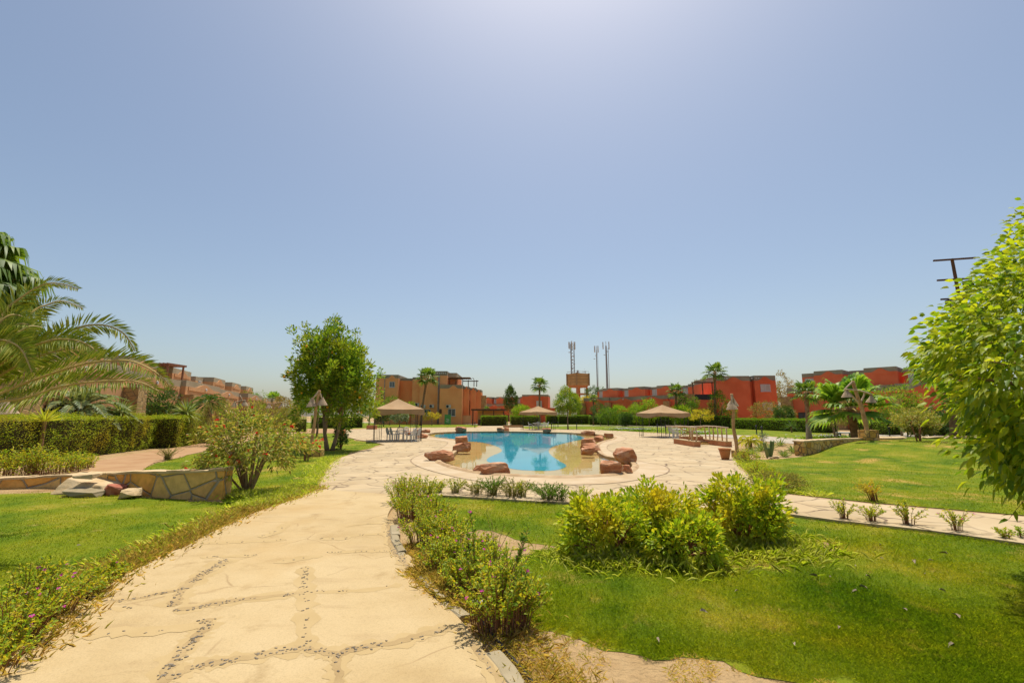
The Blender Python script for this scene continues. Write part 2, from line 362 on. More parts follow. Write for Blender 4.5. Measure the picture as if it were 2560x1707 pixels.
MT['tan'] = surf('ochre_render', (0.775, 0.31, 0.116), (0.86, 0.388, 0.155), .3, .9, .15, 12, .25, .01, c3=(0.822, 0.341, 0.132))
MT['tanlit'] = surf('ochre_render_sunlit', (0.78, 0.24, 0.0825), (0.86, 0.315, 0.12), .3, .9, .15, 12, .25, .01)  # ochre render again, sunlight put into the colour for the lit walls
MT['brownred'] = surf('brown_orange_render', (0.505, 0.246, 0.113), (0.62, 0.334, 0.155), .4, .9, .15, 12, .25, .01)
MT['tank'] = surf('water_tank_concrete', (.42, .24, .09), (.52, .31, .13), .6, .85, .2, 6, .3, .03)
MT['sign'] = surf('green_sign_sheet', (.07, .24, .07), (.10, .30, .09), 2, .6, .3, 30, .05, .002)
# foliage
MT['bark'] = surf('tree_bark', (.20, .13, .075), (.36, .25, .15), 6, .95, .1, 30, .8, .02)
MT['palmbark'] = surf('palm_bark', (.17, .09, .05), (.33, .20, .11), 5, .95, .1, 18, .9, .04)
MT['stem'] = surf('reddish_stems', (.20, .08, .045), (.33, .17, .08), 12, .9, .1, 40, .2, .005)
MT['greenstem'] = surf('green_stems', (.14, .13, .03), (.24, .20, .06), 12, .8, .2, 40, .2, .005)
MT['rachis'] = surf('frond_rib', (.38, .28, .07), (.50, .38, .12), 3, .6, .3, 40, .1, .005)
MT['fruit'] = surf('orange_fruit', (.75, .30, .015), (.8, .42, .02), 5, .5, .3, 30, .1, .005)
MT['pink'] = leafm('pink_petals', [(.62, .05, .30), (.72, .12, .42), (.55, .04, .25)], .4, .6, .2, tint=(1, 1, 1))
MT['redflower'] = leafm('red_petals', [(.62, .02, .02), (.70, .06, .03)], .3, .6, .2, tint=(1, 1, 1))
MT['ficus'] = leafm('ficus_leaves', [(0.176, 0.257, 0.0115), (0.29, 0.345, 0.0161), (0.414, 0.424, 0.0253), (0.104, 0.178, 0.0115)], .46, .35, .5)
MT['tree'] = leafm('broadleaf_leaves', [(0.0672, 0.146, 0.0157), (0.123, 0.213, 0.0179), (0.19, 0.28, 0.0224), (0.269, 0.325, 0.028)], .35, .4, .4, (0.336, 0.336, 0.0336), .9)
MT['brightleaf'] = leafm('bright_leaves', [(.12, .22, .014), (.19, .29, .018), (.27, .35, .025)], .38, .45, .35)
MT['darkleaf'] = leafm('dark_leaves', [(.035, .075, .018), (.06, .11, .022), (.09, .14, .03)], .3, .4, .4)
MT['greenleaf'] = leafm('mid_green_leaves', [(.06, .13, .014), (.10, .18, .016), (.16, .23, .02)], .35, .45, .35)
MT['duranta'] = leafm('yellow_green_leaves', [(0.248, 0.335, 0.015), (0.372, 0.42, 0.0187), (0.124, 0.235, 0.015), (0.52, 0.47, 0.025)], .36, .35, .45, (0.618, 0.47, 0.025), 1.6)
MT['hedge'] = leafm('hedge_leaves', [(0.156, 0.265, 0.0156), (0.265, 0.343, 0.0187), (0.374, 0.406, 0.025), (0.312, 0.296, 0.0312)], .3, .5, .3, (0.499, 0.374, 0.0312), .7)
MT['farhedge'] = leafm('far_hedge_leaves', [(.09, .18, .01), (.14, .24, .012), (.20, .29, .016)], .3, .5, .3)
MT['hedgecore'] = surf('hedge_dark_core', (.035, .035, .012), (.07, .055, .02), 6, .95, .05, 30, .8, .03)  # dark colour of the light-blocking boxes inside the hedges
MT['peri'] = leafm('periwinkle_leaves', [(0.146, 0.244, 0.0146), (0.268, 0.342, 0.022), (0.366, 0.378, 0.0244), (0.61, 0.415, 0.0244), (0.195, 0.268, 0.0366)], .35, .4, .4)
MT['jat'] = leafm('shrub_mixed_leaves', [(0.135, 0.188, 0.03), (0.27, 0.275, 0.05), (0.432, 0.375, 0.11), (0.324, 0.213, 0.06), (0.189, 0.237, 0.03)], .3, .35, .5)
MT['olive'] = leafm('olive_leaves', [(.14, .15, .035), (.22, .20, .05), (.28, .24, .06)], .3, .5, .3)
MT['russet'] = leafm('russet_leaves', [(.22, .15, .05), (.30, .20, .07), (.18, .18, .04)], .3, .5, .3)
MT['yellowleaf'] = leafm('yellow_leaves', [(.45, .33, .03), (.55, .40, .03), (.28, .28, .03)], .35, .5, .3)
MT['palm'] = leafm('fan_palm_leaves', [(.10, .19, .02), (.17, .27, .03), (.25, .33, .04)], .38, .35, .5)
MT['palmdark'] = leafm('far_fan_palm_leaves', [(.06, .11, .015), (.10, .165, .02), (.16, .22, .03)], .3, .35, .5)
MT['datepalm'] = leafm('date_palm_leaflets', [(0.14, 0.191, 0.0153), (0.23, 0.267, 0.0204), (0.358, 0.343, 0.0509), (0.166, 0.23, 0.0178)], .36, .35, .5)
MT['yellowpalm'] = leafm('yellow_palm_leaflets', [(.30, .32, .03), (.42, .38, .04)], .36, .4, .4)
MT['bluepalm'] = leafm('blue_grey_fronds', [(0.117, 0.156, 0.078), (0.195, 0.234, 0.13), (0.312, 0.351, 0.221)], .2, .35, .5)
MT['agave'] = leafm('agave_blades', [(.13, .19, .06), (.20, .25, .07), (.28, .30, .08)], .12, .4, .4)
MT['cactus'] = leafm('cactus_flesh', [(.14, .18, .06), (.20, .23, .08)], .0, .5, .3)
MT['dry'] = leafm('dry_grass_blades', [(0.495, 0.33, 0.11), (0.605, 0.418, 0.154), (0.374, 0.264, 0.066), (0.33, 0.297, 0.044)], .35, .6, .2)
MT['tallgrass'] = leafm('tall_grass_blades', [(0.357, 0.439, 0.0325), (0.52, 0.552, 0.065), (0.731, 0.65, 0.195)], .35, .5, .3)
m, nt, pos = newmat('grass_blades')
r_ = nd(nt, 'NewGeometry').outputs['Random Per Island']
c = mix(nt, drift(nt, pos, 1.1), ramp(nt, r_, [(0, (.72, .75, .7)), (.8, (1.1, 1.08, 1.0)), (.93, (1.5, 1.25, 1.6))]), 1.0, 'MULTIPLY')
p_ = nd(nt, 'BsdfPrincipled', {'Base Color': c, 'Roughness': .6, 'Specular IOR Level': .15}); t_ = nd(nt, 'BsdfTranslucent', {'Color': mix(nt, c, (1.2, 1.2, .6), 1.0, 'MULTIPLY')})
x = nd(nt, 'MixShader', {0: .5}); nt.links.new(p_.outputs[0], x.inputs[1]); nt.links.new(t_.outputs[0], x.inputs[2]); nt.links.new(x.outputs[0], nd(nt, 'OutputMaterial').inputs[0]); MT['grass'] = m
MT['deadleaf'] = surf('dead_leaf', (0.216, 0.158, 0.096), (0.298, 0.238, 0.168), 20, .8, .2, 50, .3, .002)
# ---------------------------------------------------------------- setting: ground, lawns, path, deck, pool
DZ = 0.05
def GP(pts, z=0.0): return [G(x, y, z) for x, y in pts]
Z8 = lambda x, y: (1000 + x / 3.36, 1040 + y / 3.36)
pool_px = [(232,163),(290,146),(460,138),(700,134),(1000,135),(1300,142),(1500,150),(1640,158),(1730,172),(1800,182),(1775,203),(1700,222),(1655,244),
           (1650,275),(1672,320),(1730,352),(1830,372),(1930,402),(1955,440),(1900,482),(1760,510),(1560,524),(1350,529),(1120,523),
           (930,512),(720,497),(560,470),(430,436),(350,402),(350,380),(440,335),(490,285),(520,240),(490,212),(400,198),(280,184)]
pool_px = smoothpts([Z8(*p) for p in pool_px], 4)
pool = GP(pool_px, 0.0)
blue_px = smoothpts([Z8(*p) for p in [(290,160),(420,148),(700,141),(1000,142),(1300,149),(1480,160),(1550,182),(1500,200),(1400,222),(1300,250),(1250,282),
           (1262,320),(1330,372),(1398,418),(1300,453),(1130,456),(950,442),(810,402),(728,374),(762,338),(852,297),(832,263),(760,236),(650,216),(480,206),(350,190)]], 4)
blue = GP(blue_px, -0.09)
hole = GP(pool_px, 0.0)
ground = sheet('ground', [(-3000, -60), (3000, -60), (3000, 4000), (-3000, 4000)], 0, MT['sand'], [hole])
deck_px = [(775,1250),(800,1212),(822,1166),(840,1148),(871,1137),(941,1117),(962,1111),(930,1104),(895,1099),(866,1091),(858,1081),(862,1075),(900,1073),(985,1070.5),
           (1100,1069.5),(1195,1069),(1206,1064.5),(1296,1064),(1312,1072),(1379,1073),(1500,1074.5),(1560,1077),(1610,1081),(1680,1084.5),(1735,1087),(1850,1098),
           (1842,1116),(1832,1135),(1838,1151),(1855,1175),(1890,1201),(1913,1222),(1942,1232),(2057,1246),(2180,1259),(2321,1271),(2461,1283),(2560,1291),(3300,1350),
           (3300,1440),(2560,1357),(2321,1324),(2096,1300),(1943,1280),(1700,1266),(1445,1256),(1342,1252),(1207,1243),(1098,1237),(1060,1236),(1020,1241),(985,1262)]
deck = sheet('pool_deck', GP(deck_px, DZ), DZ, MT['deck'], [pool], thick=.25)
# smooth band round the pool: the outline pushed outward
P = np.array(pool); T = np.roll(P, -1, 0) - np.roll(P, 1, 0); Nn = unit(np.stack([T[:, 1], -T[:, 0]], 1))
if inside(P[:1] + Nn[:1] * .05, pool)[0]: Nn = -Nn
cen = P.mean(0); bandp = []
for k in range(96):                                        # far enough out in every direction
    a = 2 * math.pi * k / 96; d = np.array([math.cos(a), math.sin(a)])
    bandp.append(tuple(cen + d * (max(((P - cen) @ d).max(), .1) + (.9 if d[1] < -.3 else .7))))
sx = [(90,372),(160,425),(330,478),(560,530),(800,560),(1300,575),(1700,570),(2000,535),(2210,490),(2262,452),(2210,415),(2080,392),(1900,350),(1790,305),(1740,270),(1760,238),(1850,215),(1900,190),
      (1850,165),(1650,146),(1300,133),(1000,125),(700,124),(440,127),(260,135),(140,160),(160,185),(330,205),(400,222),(370,255),(300,290),(170,325)]
band = GP(smoothpts([Z8(*p) for p in sx], 4), DZ)
sheet('pool_surround', band, DZ + .004, MT['surround'], [pool])
b = MB(); n = len(band); B = np.array(band)
Tb = unit(np.roll(B, -1, 0) - np.roll(B, 1, 0)); Nb = np.stack([Tb[:, 1], -Tb[:, 0]], 1) * .022
for i in range(n):
    j = (i + 1) % n
    b.add([(*(B[i] - Nb[i]), DZ + .008), (*(B[j] - Nb[j]), DZ + .008), (*(B[j] + Nb[j]), DZ + .008), (*(B[i] + Nb[i]), DZ + .008)], [(0, 1, 2, 3)])
tag(b.build('surround_joint', surf('dark_joint', (.20, .13, .07), (.36, .25, .14), 3)), kind='structure')
# rim of the pool, shelf, deep part, water
b = MB(); n = len(P); prof = [(-.02, -.12), (-.02, .085), (.0, .10), (.12, .10), (.2, DZ + .006)]
V = [(*(P[i] + Nn[i] * o), z) for i in range(n) for o, z in prof]; k = len(prof)
F = [(i * k + j, i * k + j + 1, ((i + 1) % n) * k + j + 1, ((i + 1) % n) * k + j) for i in range(n) for j in range(k - 1)]
tag(b.add(V, F).build('pool_rim', MT['rim'], smooth=False), kind='structure')
pin = [tuple(P[i] - Nn[i] * .01) for i in range(n)]
sheet('pool_shelf', [tuple(P[i] + Nn[i] * .1) for i in range(n)], -.10, MT['shelf'])
sheet('pool_basin', blue, -.09, MT['blue'])
sheet('pool_water', [tuple(P[i] + Nn[i] * .01) for i in range(n)] if False else pin, .03, MT['water'])

# the path in the foreground
PL = [(-420,1960),(-60,1720),(0,1688),(89,1626),(149,1578),(190,1522),(232,1490),(274,1463),(304,1436),(336,1424),(366,1409),(417,1382),(464,1366),(500,1345),(566,1312),(640,1280),(731,1249),(775,1231),(790,1222)]
PRr = [(1022,1238),(985,1262),(970,1284),(970,1302),(976,1340),(990,1374),(1008,1408),(1030,1440),(1080,1490),(1144,1540),(1190,1602),(1268,1707),(1400,1900),(1460,1990)]
path_out = smoothpts(PL, 3, False) + smoothpts(PRr, 3, False)
path_w = GP(path_out, DZ + .004)
tag(sheet('path', path_w, DZ + .004, MT['path'], thick=.2), kind='structure')
# kerb of grey blocks along the right edge, each a slightly different block
kin = smoothpts([(972,1300),(976,1342),(990,1376),(1008,1410),(1032,1444),(1082,1492),(1146,1541),(1190,1602),(1270,1710),(1380,1870)], 4, False)
kin = np.array(GP(kin, DZ)); T = unit(np.gradient(kin, axis=0)); Nk = np.stack([T[:, 1], -T[:, 0]], 1)
if Nk[0, 0] < 0: Nk = -Nk
b = MB(); rg = random.Random(4); s = 0
seg = np.concatenate([[0], np.cumsum(np.linalg.norm(np.diff(kin, axis=0), axis=1))]); tot = seg[-1]
while s < tot - .1:
    l = rg.uniform(.35, .9); e2 = min(s + l, tot); zt = DZ + rg.uniform(.004, .03); wd = rg.uniform(.09, .14); sk = rg.uniform(-.02, .02); q = []
    if rg.random() < .12: s = e2; continue
    for u in np.linspace(s + .01, e2 - .01, 4):
        p = np.array([np.interp(u, seg, kin[:, 0]), np.interp(u, seg, kin[:, 1])]); nn = np.array([np.interp(u, seg, Nk[:, 0]), np.interp(u, seg, Nk[:, 1])])
        q.append((p + nn * (sk + rg.uniform(-.006, .006)), nn))
    V = []
    for p, nn in q:
        for o, z in ((.005, -.05), (.0, zt - .015), (.015, zt), (wd - .02, zt), (wd, zt - .02), (wd, -.05)): V.append((*(p + nn * o), z + rg.uniform(-.008, .006)))
    F = [(i * 6 + j, i * 6 + j + 1, (i + 1) * 6 + j + 1, (i + 1) * 6 + j) for i in range(3) for j in range(5)] + [tuple(range(6)), tuple(18 + j for j in range(6))]
    b.add(V, F); s = e2
tag(b.build('path_kerb', MT['kerb']), kind='structure')
# rows of dark pebbles set between the slabs
C3 = lambda x, y: (500 + x / 2.766, 1140 + y / 2.766)
C2 = lambda x, y: (x / 3.358, 1240 + y / 3.358)
rows = [([C2(1350,1600), C2(1420,1430), C2(1520,1320), C2(1640,1200), C2(1720,1110), C2(1740,1030)], .10, 1.0), ([C2(1900,530), C2(1780,620), C2(1650,690), C2(1550,770), C2(1480,860), C2(1450,930)], .11, 1.0),
        ([C2(880,885), C2(1100,870), C2(1280,835), C2(1500,790)], .07, .9), ([C2(780,950), C2(1100,945)], .06, .6), ([C2(1450,960), C2(1700,925), C2(1900,890), C2(2050,865)], .09, .9),
        ([C3(0,1030), C3(150,1015), C3(310,990), C3(600,960), C3(720,940)], .08, .7), ([C3(720,940), C3(900,940), C3(1150,925), C3(1400,890)], .05, .25),
        ([C2(1400,1545), C2(1560,1470), C2(1700,1420), C2(1900,1390), C3(450,1370), C3(720,1330)], .10, .9), ([C3(720,1330), C3(830,1355), C3(950,1370)], .07, .9),
        ([C3(950,1370), C3(1100,1330), C3(1350,1290), C3(1550,1235), C3(1770,1180)], .09, 1.0), ([C3(735,760), C3(720,880), C3(735,1040), C3(735,1100), C3(725,1220), C3(740,1320)], .08, .55),
        ([C3(950,1370), C3(945,1420), C3(960,1500), C3(945,1600)], .07, .9), ([C3(0,605), C3(300,595), C3(600,580)], .05, .3), ([C3(830,570), C3(1000,575), C3(1060,550), C3(1310,535)], .05, .45),
        ([C3(0,700), C3(180,695), C3(400,685)], .05, .35), ([C3(510,740), C3(720,705), C3(850,690)], .07, .5), ([C3(880,665), C3(1150,660), C3(1340,655)], .05, .5), ([C3(30,805), C3(190,715)], .08, .7),
        ([C3(1000,490), C3(1150,470), C3(1310,465)], .04, .4), ([C2(600,1200), C2(900,1150), C2(1250,1140), C2(1700,1100)], .07, .22), ([C2(0,1540), C2(130,1430), C2(300,1280), C2(520,1130), C2(760,860), C2(900,840)], .12, .35),
        ([C3(1300,440), C3(1310,560), C3(1350,660), C3(1420,740), C3(1460,800)], .09, 1.1), ([(1140,1568), (1175,1600), (1205,1640), (1240,1690), (1300,1780)], .06, .9), ([C3(400,560), C3(500,535), C3(620,460)], .08, .2)]
g = np.random.default_rng(7); ico = bmesh.new(); bmesh.ops.create_icosphere(ico, subdivisions=1, radius=1)
IV = np.array([v.co[:] for v in ico.verts]); IF = np.array([[v.index for v in f.verts] for f in ico.faces]); ico.free()
VV, FF, nv = [], [], 0
for pts, wd, den in rows:
    q = np.array(GP(pts, DZ)); sg = np.concatenate([[0], np.cumsum(np.linalg.norm(np.diff(q, axis=0), axis=1))])
    kk = int(sg[-1] * wd * 800 * den)
    u = g.uniform(0, sg[-1], kk); keep = np.sin(u * 2.1 + g.uniform(0, 6)) + g.uniform(-1.2, 1.2, kk) > -.9; u = u[keep]
    for t in u:
        p = np.array([np.interp(t, sg, q[:, 0]), np.interp(t, sg, q[:, 1])]) + g.normal(size=2) * wd * .27
        a = g.uniform(0, 6.28); r = g.uniform(.006, .0135); S = IV * np.array([r * 1.25, r * .75, r * .42]) * (1 + .15 * g.normal(size=(len(IV), 1)))
        c, s2 = math.cos(a), math.sin(a)
        VV.append(np.stack([S[:, 0] * c - S[:, 1] * s2 + p[0], S[:, 0] * s2 + S[:, 1] * c + p[1], S[:, 2] + DZ + .0068], 1)); FF.append(IF + nv); nv += len(IV)
tag(npmesh('path_pebbles', np.concatenate(VV), np.concatenate(FF), MT['pebble'], smooth=True), kind='stuff')
# gritty strips under the pebble rows: a wide faint one, a narrow darker one
wide_, b = MB(), MB()
for ri, (pts, wd, den) in enumerate(rows):
    q = np.array(GP(smoothpts(pts, 5, False), DZ)); T = unit(np.gradient(q, axis=0)); nn = np.stack([T[:, 1], -T[:, 0]], 1); k = len(q)
    for mb_, f_, z_ in ((wide_, 1.0, .0044), (b, .42, .0056)):
        if mb_ is b and den < .65: continue
        wv = wd * f_ * (1 + .55 * g.uniform(-1, 1, (k, 2))); wv[0] *= .15; wv[-1] *= .15
        V = [(*(q[i] + nn[i] * wv[i, 0]), DZ + z_ + .0001 * ri) for i in range(k)] + [(*(q[i] - nn[i] * wv[i, 1]), DZ + z_ + .0001 * ri) for i in range(k)]
        mb_.add(V, [(i, i + 1, k + i + 1, k + i) for i in range(k - 1)])
tag(wide_.build('path_joint_dust', surf('dusty_joint', (.42, .30, .14), (.46, .335, .165), 3, .95, .1, 60, .4, .004)), kind='structure')
tag(b.build('path_joints', surf('gritty_joint', (.34, .235, .11), (.42, .30, .145), 4, .95, .1, 60, .6, .006)), kind='structure')

# lawns
def rough(poly, amp=.12, step=.35, seed=1):                 # ragged edge
    out = []; gg = np.random.default_rng(seed)
    for i in range(len(poly)):
        a, b2 = np.array(poly[i]), np.array(poly[(i + 1) % len(poly)]); L = np.linalg.norm(b2 - a); st = max(step, np.linalg.norm(a) * .03); k = max(1, int(L / st))
        for j in range(k): out.append(tuple(a + (b2 - a) * j / k + gg.normal(size=2) * min(amp, L * .2)))
    return out
L1 = GP([(1092,1241),(1207,1246),(1342,1255),(1445,1260),(1700,1269),(1944,1285),(2096,1304),(2321,1329),(2560,1362),(3300,1445),(3300,1990),(2700,1870),(2400,1765),(2200,1722),(2000,1696),(1880,1688),(1812,1654),(1727,1638),(1642,1652),
         (1567,1631),(1506,1612),(1438,1592),(1343,1566),(1280,1540),(1225,1500),(1160,1420),(1110,1360),(1060,1300),(1045,1265)])
bare = [smoothpts(GP([(1130,1345),(1200,1325),(1262,1336),(1300,1352),(1390,1366),(1350,1376),(1310,1390),(1240,1400),(1150,1400)]), 4),
        smoothpts(GP([(2040,1350),(2075,1358),(2098,1374),(2070,1376)]), 4), smoothpts(GP([(1640,1412),(1700,1405),(1740,1416),(1690,1424)]), 4)]
L2 = GP([(1842,1153),(1895,1208),(1916,1224),(1945,1231),(2057,1244),(2180,1257),(2321,1269),(2461,1281),(2560,1289),(3300,1346),(3300,1090),(2560,1083),(2200,1087),(2100,1095),(2015,1141),(1950,1148),(1880,1151)])
L3 = GP([(640,1277),(566,1308),(500,1340),(464,1361),(366,1403),(304,1430),(232,1483),(155,1545),(0,1655),(-300,1860),(-1200,1860),(-700,1290),(-200,1246),(0,1236),(157,1228),(300,1238),(440,1249),(560,1257),(640,1262)])
L4 = GP([(640,1275),(731,1247),(773,1229),(798,1210),(818,1166),(838,1147),(871,1135),(941,1115),(955,1111),(930,1106),(895,1101),(862,1093),(853,1083),(700,1084),(575,1114),(449,1143),(390,1158),(342,1180),(556,1180),(560,1252)])
L5 = GP([(560,1071),(862,1071.5),(985,1068.5),(1190,1067.5),(1197,1063.5),(1200,1061),(1100,1059),(985,1056.5),(900,1055),(560,1053)])
L6 = GP([(1300,1066.5),(1314,1071),(1379,1072),(1500,1073.5),(1560,1076),(1610,1080),(1680,1083.5),(1780,1085),(1902,1088.5),(2013,1097),(2130,1097),(2160,1092),(2060,1081.5),(1850,1071.5),(1700,1065),(1560,1059.3),(1440,1056),(1340,1056)])
sheet('lawn', rough(rough(L1, .13, .6, 21), .05, .10, 2), .004, MT['lawn'], [rough(h, .04, .15, 5) for h in bare])
sheet('lawn', rough(L3, .1, .3, 3), .004, MT['lawn']); sheet('lawn', rough(L4, .1, .4, 4), .004, MT['lawn'])
sheet('lawn', L5, .004, MT['lawn_far']); sheet('lawn', L6, .004, MT['lawn_far'])
xs = np.arange(7, 60, .5); ys = np.arange(9, 32, .5); X, Y = np.meshgrid(xs, ys)
# the mound: a fine grid clipped to the outline
bm = bmesh.new(); nx = len(xs)
tri = tessellate_polygon([[Vector((x, y, 0)) for x, y in L2]]); vs2 = [bm.verts.new((x, y, 0)) for x, y in L2]
for t in tri: bm.faces.new([vs2[i] for i in t])
for ax, arr in ((0, xs), (1, ys)):
    for v in arr:
        co = Vector((v, 0, 0)) if ax == 0 else Vector((0, v, 0)); no = Vector((1, 0, 0)) if ax == 0 else Vector((0, 1, 0))
        bmesh.ops.bisect_plane(bm, geom=bm.verts[:] + bm.edges[:] + bm.faces[:], plane_co=co, plane_no=no)
for v in bm.verts: v.co.z = .014 + float(hz(v.co.x, v.co.y))
bmesh.ops.recalc_face_normals(bm, faces=bm.faces); me = bpy.data.meshes.new('lawn')
if sum(f.normal.z for f in bm.faces) < 0: bmesh.ops.reverse_faces(bm, faces=bm.faces)
bm.to_mesh(me); bm.free(); tag(link('lawn', me, MT['lawn'], smooth=True), kind='structure')
# paths and roads farther back
sheet('dirt_path', rough(GP([(202,1182),(224,1155),(401,1124),(505,1109),(561,1095),(700,1077),(790,1073),(858,1072.5),(856,1082),(700,1084),(575,1114),(449,1143),(390,1158),(342,1181)]), .06, .5, 6), .02, MT['soil_red'])
sheet('road', GP([(1345,1051),(1500,1055),(1700,1061),(1850,1067.5),(2060,1078),(2190,1081),(2400,1083.5),(2900,1090),(2900,1108),(2560,1100),(2400,1094),(2190,1091),(2060,1080.6),(1850,1070.8),(1700,1064.4),(1560,1058.6),(1440,1055),(1345,1053.2)]), .02, MT['road'])
sheet('garden_path', GP([(1700,1086),(1780,1086.5),(1902,1090),(2013,1099),(2030,1113),(2013,1112),(1960,1108),(1850,1097.5),(1735,1087)]), .02, MT['road'])
sheet('garden_path', GP([(600,1053),(900,1054.7),(985,1056.2),(1100,1058.6),(1250,1059.5),(1300,1059.5),(1300,1061.5),(1250,1062),(1100,1060.6),(985,1058),(900,1056.4),(600,1054.6)]), .024, MT['road'])
sheet('garden_path', GP([(1290,1064),(1420,1062.8),(1560,1063.8),(1680,1066.5),(1680,1067.8),(1560,1065.4),(1420,1064.4),(1290,1066)]), .024, MT['road'])
# ---------------------------------------------------------------- buildings
def ogee(x0, x1, zb, zt, n=24):                            # waved top edge of a gable: flat shoulders, a round hump between
    out = []
    for i in range(n + 1):
        t = i / n; u = abs(t - .5)
        h = 0 if u > .36 else .5 * (1 + math.cos(math.pi * u / .36))
        out.append((x0 + (x1 - x0) * t, zb + (zt - zb) * h))
    return out
def window(parent, x, y, z, wd, ht, glass, frame='white', face=0):   # window in a wall facing -y (face 0) or +x (face 1)
    b = MB(); t = .07; T = (lambda px, py: (px, py)) if face == 0 else (lambda px, py: (-py, px))
    for cx, cz, sx, sz in ((0, 0, wd, t), (0, ht - t, wd, t), (-wd / 2 + t / 2, t, t, ht - 2 * t), (wd / 2 - t / 2, t, t, ht - 2 * t), (0, t, t, ht - 2 * t)):
        if face == 0: b.box(x + cx, y - .03, z + cz, sx, .10, sz)
        else: b.box(x + .03, y + cx, z + cz, .10, sx, sz)
    f = b.build('window', MT[frame], parent)
    p = MB()
    if face == 0: p.box(x, y - .02, z + .03, wd - .06, .07, ht - .06)
    else: p.box(x + .02, y, z + .03, .07, wd - .06, ht - .06)
    p.build('pane', MT[glass], f)
    s = MB()
    if face == 0: s.box(x, y - .08, z - .08, wd + .16, .2, .075)
    else: s.box(x + .08, y, z - .08, .2, wd + .16, .075)
    s.build('sill', MT[frame], f)
    return f
def gable(wall, par, x0, x1, y, ztop, band=.7, hump=.5, red='red', dots=True, over=.0):
    """a wall-coloured waved panel standing proud of the grey parapet band"""
    wall.slab([(x0, ztop - band - .3)] + [(x, z) for x, z in ogee(x0, x1, ztop - band, ztop - band + hump)] + [(x1, ztop - band - .3)], y - .06, y + .02)
def block(wall, par, x0, x1, y0, y1, z0, z1, band=.7):      # a flat-roofed block: walls below, a grey parapet band above
    wall.box((x0 + x1) / 2, (y0 + y1) / 2, z0, x1 - x0, y1 - y0, z1 - band - z0)
    par.box((x0 + x1) / 2, (y0 + y1) / 2, z1 - band, x1 - x0 - .01, y1 - y0 - .01, band)
def row(name, label, P0, P1, n, zl, zu, back, wallm, pillm, seed=0, pergola=False, depth=9.0, flip=False):
    """a terrace of n stepped houses in one building: lower storey in front, upper rooms set back, stone piers between"""
    rg = random.Random(seed); P0 = Vector((*P0, 0)); P1 = Vector((*P1, 0)); d = P1 - P0; L = d.length
    t = thing(name, label, 'building', P0, math.atan2(d.y, d.x))
    wall, par, uw = MB(), MB(), L / n; bd_ = .5 if wallm == 'brownred' else .75
    for i in range(n):
        x0 = i * uw; off = .0 if i % 2 else .35
        block(wall, par, x0, x0 + uw - .02, -off, depth, -.3, zl - (.08 if i % 2 else 0), bd_)
        gable(wall, par, x0 + uw * .06, x0 + uw * .94, -off, zl - (.08 if i % 2 else 0), bd_, bd_ * .75)
        a, bb = x0 + uw * (.02), x0 + uw * .34
        block(wall, par, a, bb, back + 1.2, depth + 3, zl - .1, zu - .15, .55)
        block(wall, par, bb + .02, x0 + uw * .93, back + .0, depth + 3, zl - .1, zu, .6)
        gable(wall, par, bb + uw * .06, x0 + uw * .89, back, zu, .6, .45)
        window(t, (a + bb) / 2, back + 1.2, zl + .35, 1.1, 1.25, 'palegl')
    wall.build('wall', MT[wallm], t); par.build('parapet', MT['tanparapet' if wallm == 'brownred' else 'grey'], t)
    for i in range(n + 1):
        p = MB(); p.box(i * uw, -.75, -.3, 1.5, .95, zl - .9, top=.82); p.build('stone_pillar', MT[pillm], t)
        if i < n:
            dd = MB(); dd.lathe([(.0, 0), (.13, 0), (.13, .08), (0, .08)], 10, (0, 0, 0))
            o = dd.build('roundel', MT['white'], t); o.location = (i * uw + uw * .5, -.45 if i % 2 == 0 else -.07, zl - .55); o.rotation_euler = (R(90), 0, 0)
    for i in range(n):                                      # doors and shaded windows of the lower storey
        x = (i + .5) * uw; off = .0 if i % 2 else .35
        window(t, x - uw * .2, -off, .9, 1.2, 1.3, 'glass', 'darkwood')
        dr = MB().box(x + uw * .18, -off - .02, -.1, 1.05, .08, 2.15).build('door', MT['darkwood'], t)
        MB().box(x + uw * .18 - .38, -off - .08, .95, .04, .05, .14).build('handle', MT['greymetal'], dr)
    if pergola:
        for i in range(n):
            if i % 2 == 0 or n < 4:
                x0 = i * uw + uw * .08; pg = MB()
                for sx in (0, 2.6):
                    for sy in (.4, 2.6): pg.box(x0 + sx, sy, zl - .05, .14, .14, 2.3)
                for sy in (.4, 2.6): pg.box(x0 + 1.3, sy, zl + 2.25, 3.2, .12, .16)
                for k in range(9): pg.box(x0 + k * .32, 1.5, zl + 2.41, .07, 3.0, .10)
                pg.build('roof_pergola', MT['darkwood'], t)
    return t

P = lambda px, py, Y: tuple(A(px, py, Y)[:2])
# the row of brown-orange houses running away on the left
row('terrace_house', 'long brown-orange terrace with stone pillars and stepped roofs running away on the left', (-20.3, 18.0), (-33.4, 56.0), 4, 4.6, 6.8, 5.0, 'brownred', 'pillar', 3)
row('terrace_house', 'far low end of the brown-orange houses beyond the left hedge', (-34.4, 59.0), (-43.5, 86.0), 3, 4.6, 6.8, 4.5, 'brownred', 'pillar', 5)
p_ = A(412, 925, 47); t = thing('pergola', 'dark timber pergola on the roof terrace of the left houses', 'pergola', (p_.x, 47, 4.6))
for sx in (-1.1, 1.1):
    for sy in (-1.1, 1.1): MB().box(sx, sy, 0, .14, .14, A(412, 915, 47).z - 4.6).build('post', MT['pergwood'], t)
zz = A(412, 915, 47).z - 4.6; b = MB(); b.box(0, 0, zz, 2.6, 2.6, .10)
for k in range(7): b.box(-1.2 + k * .4, 0, zz + .101, .08, 2.8, .10)
b.build('roof_slats', MT['pergwood'], t)
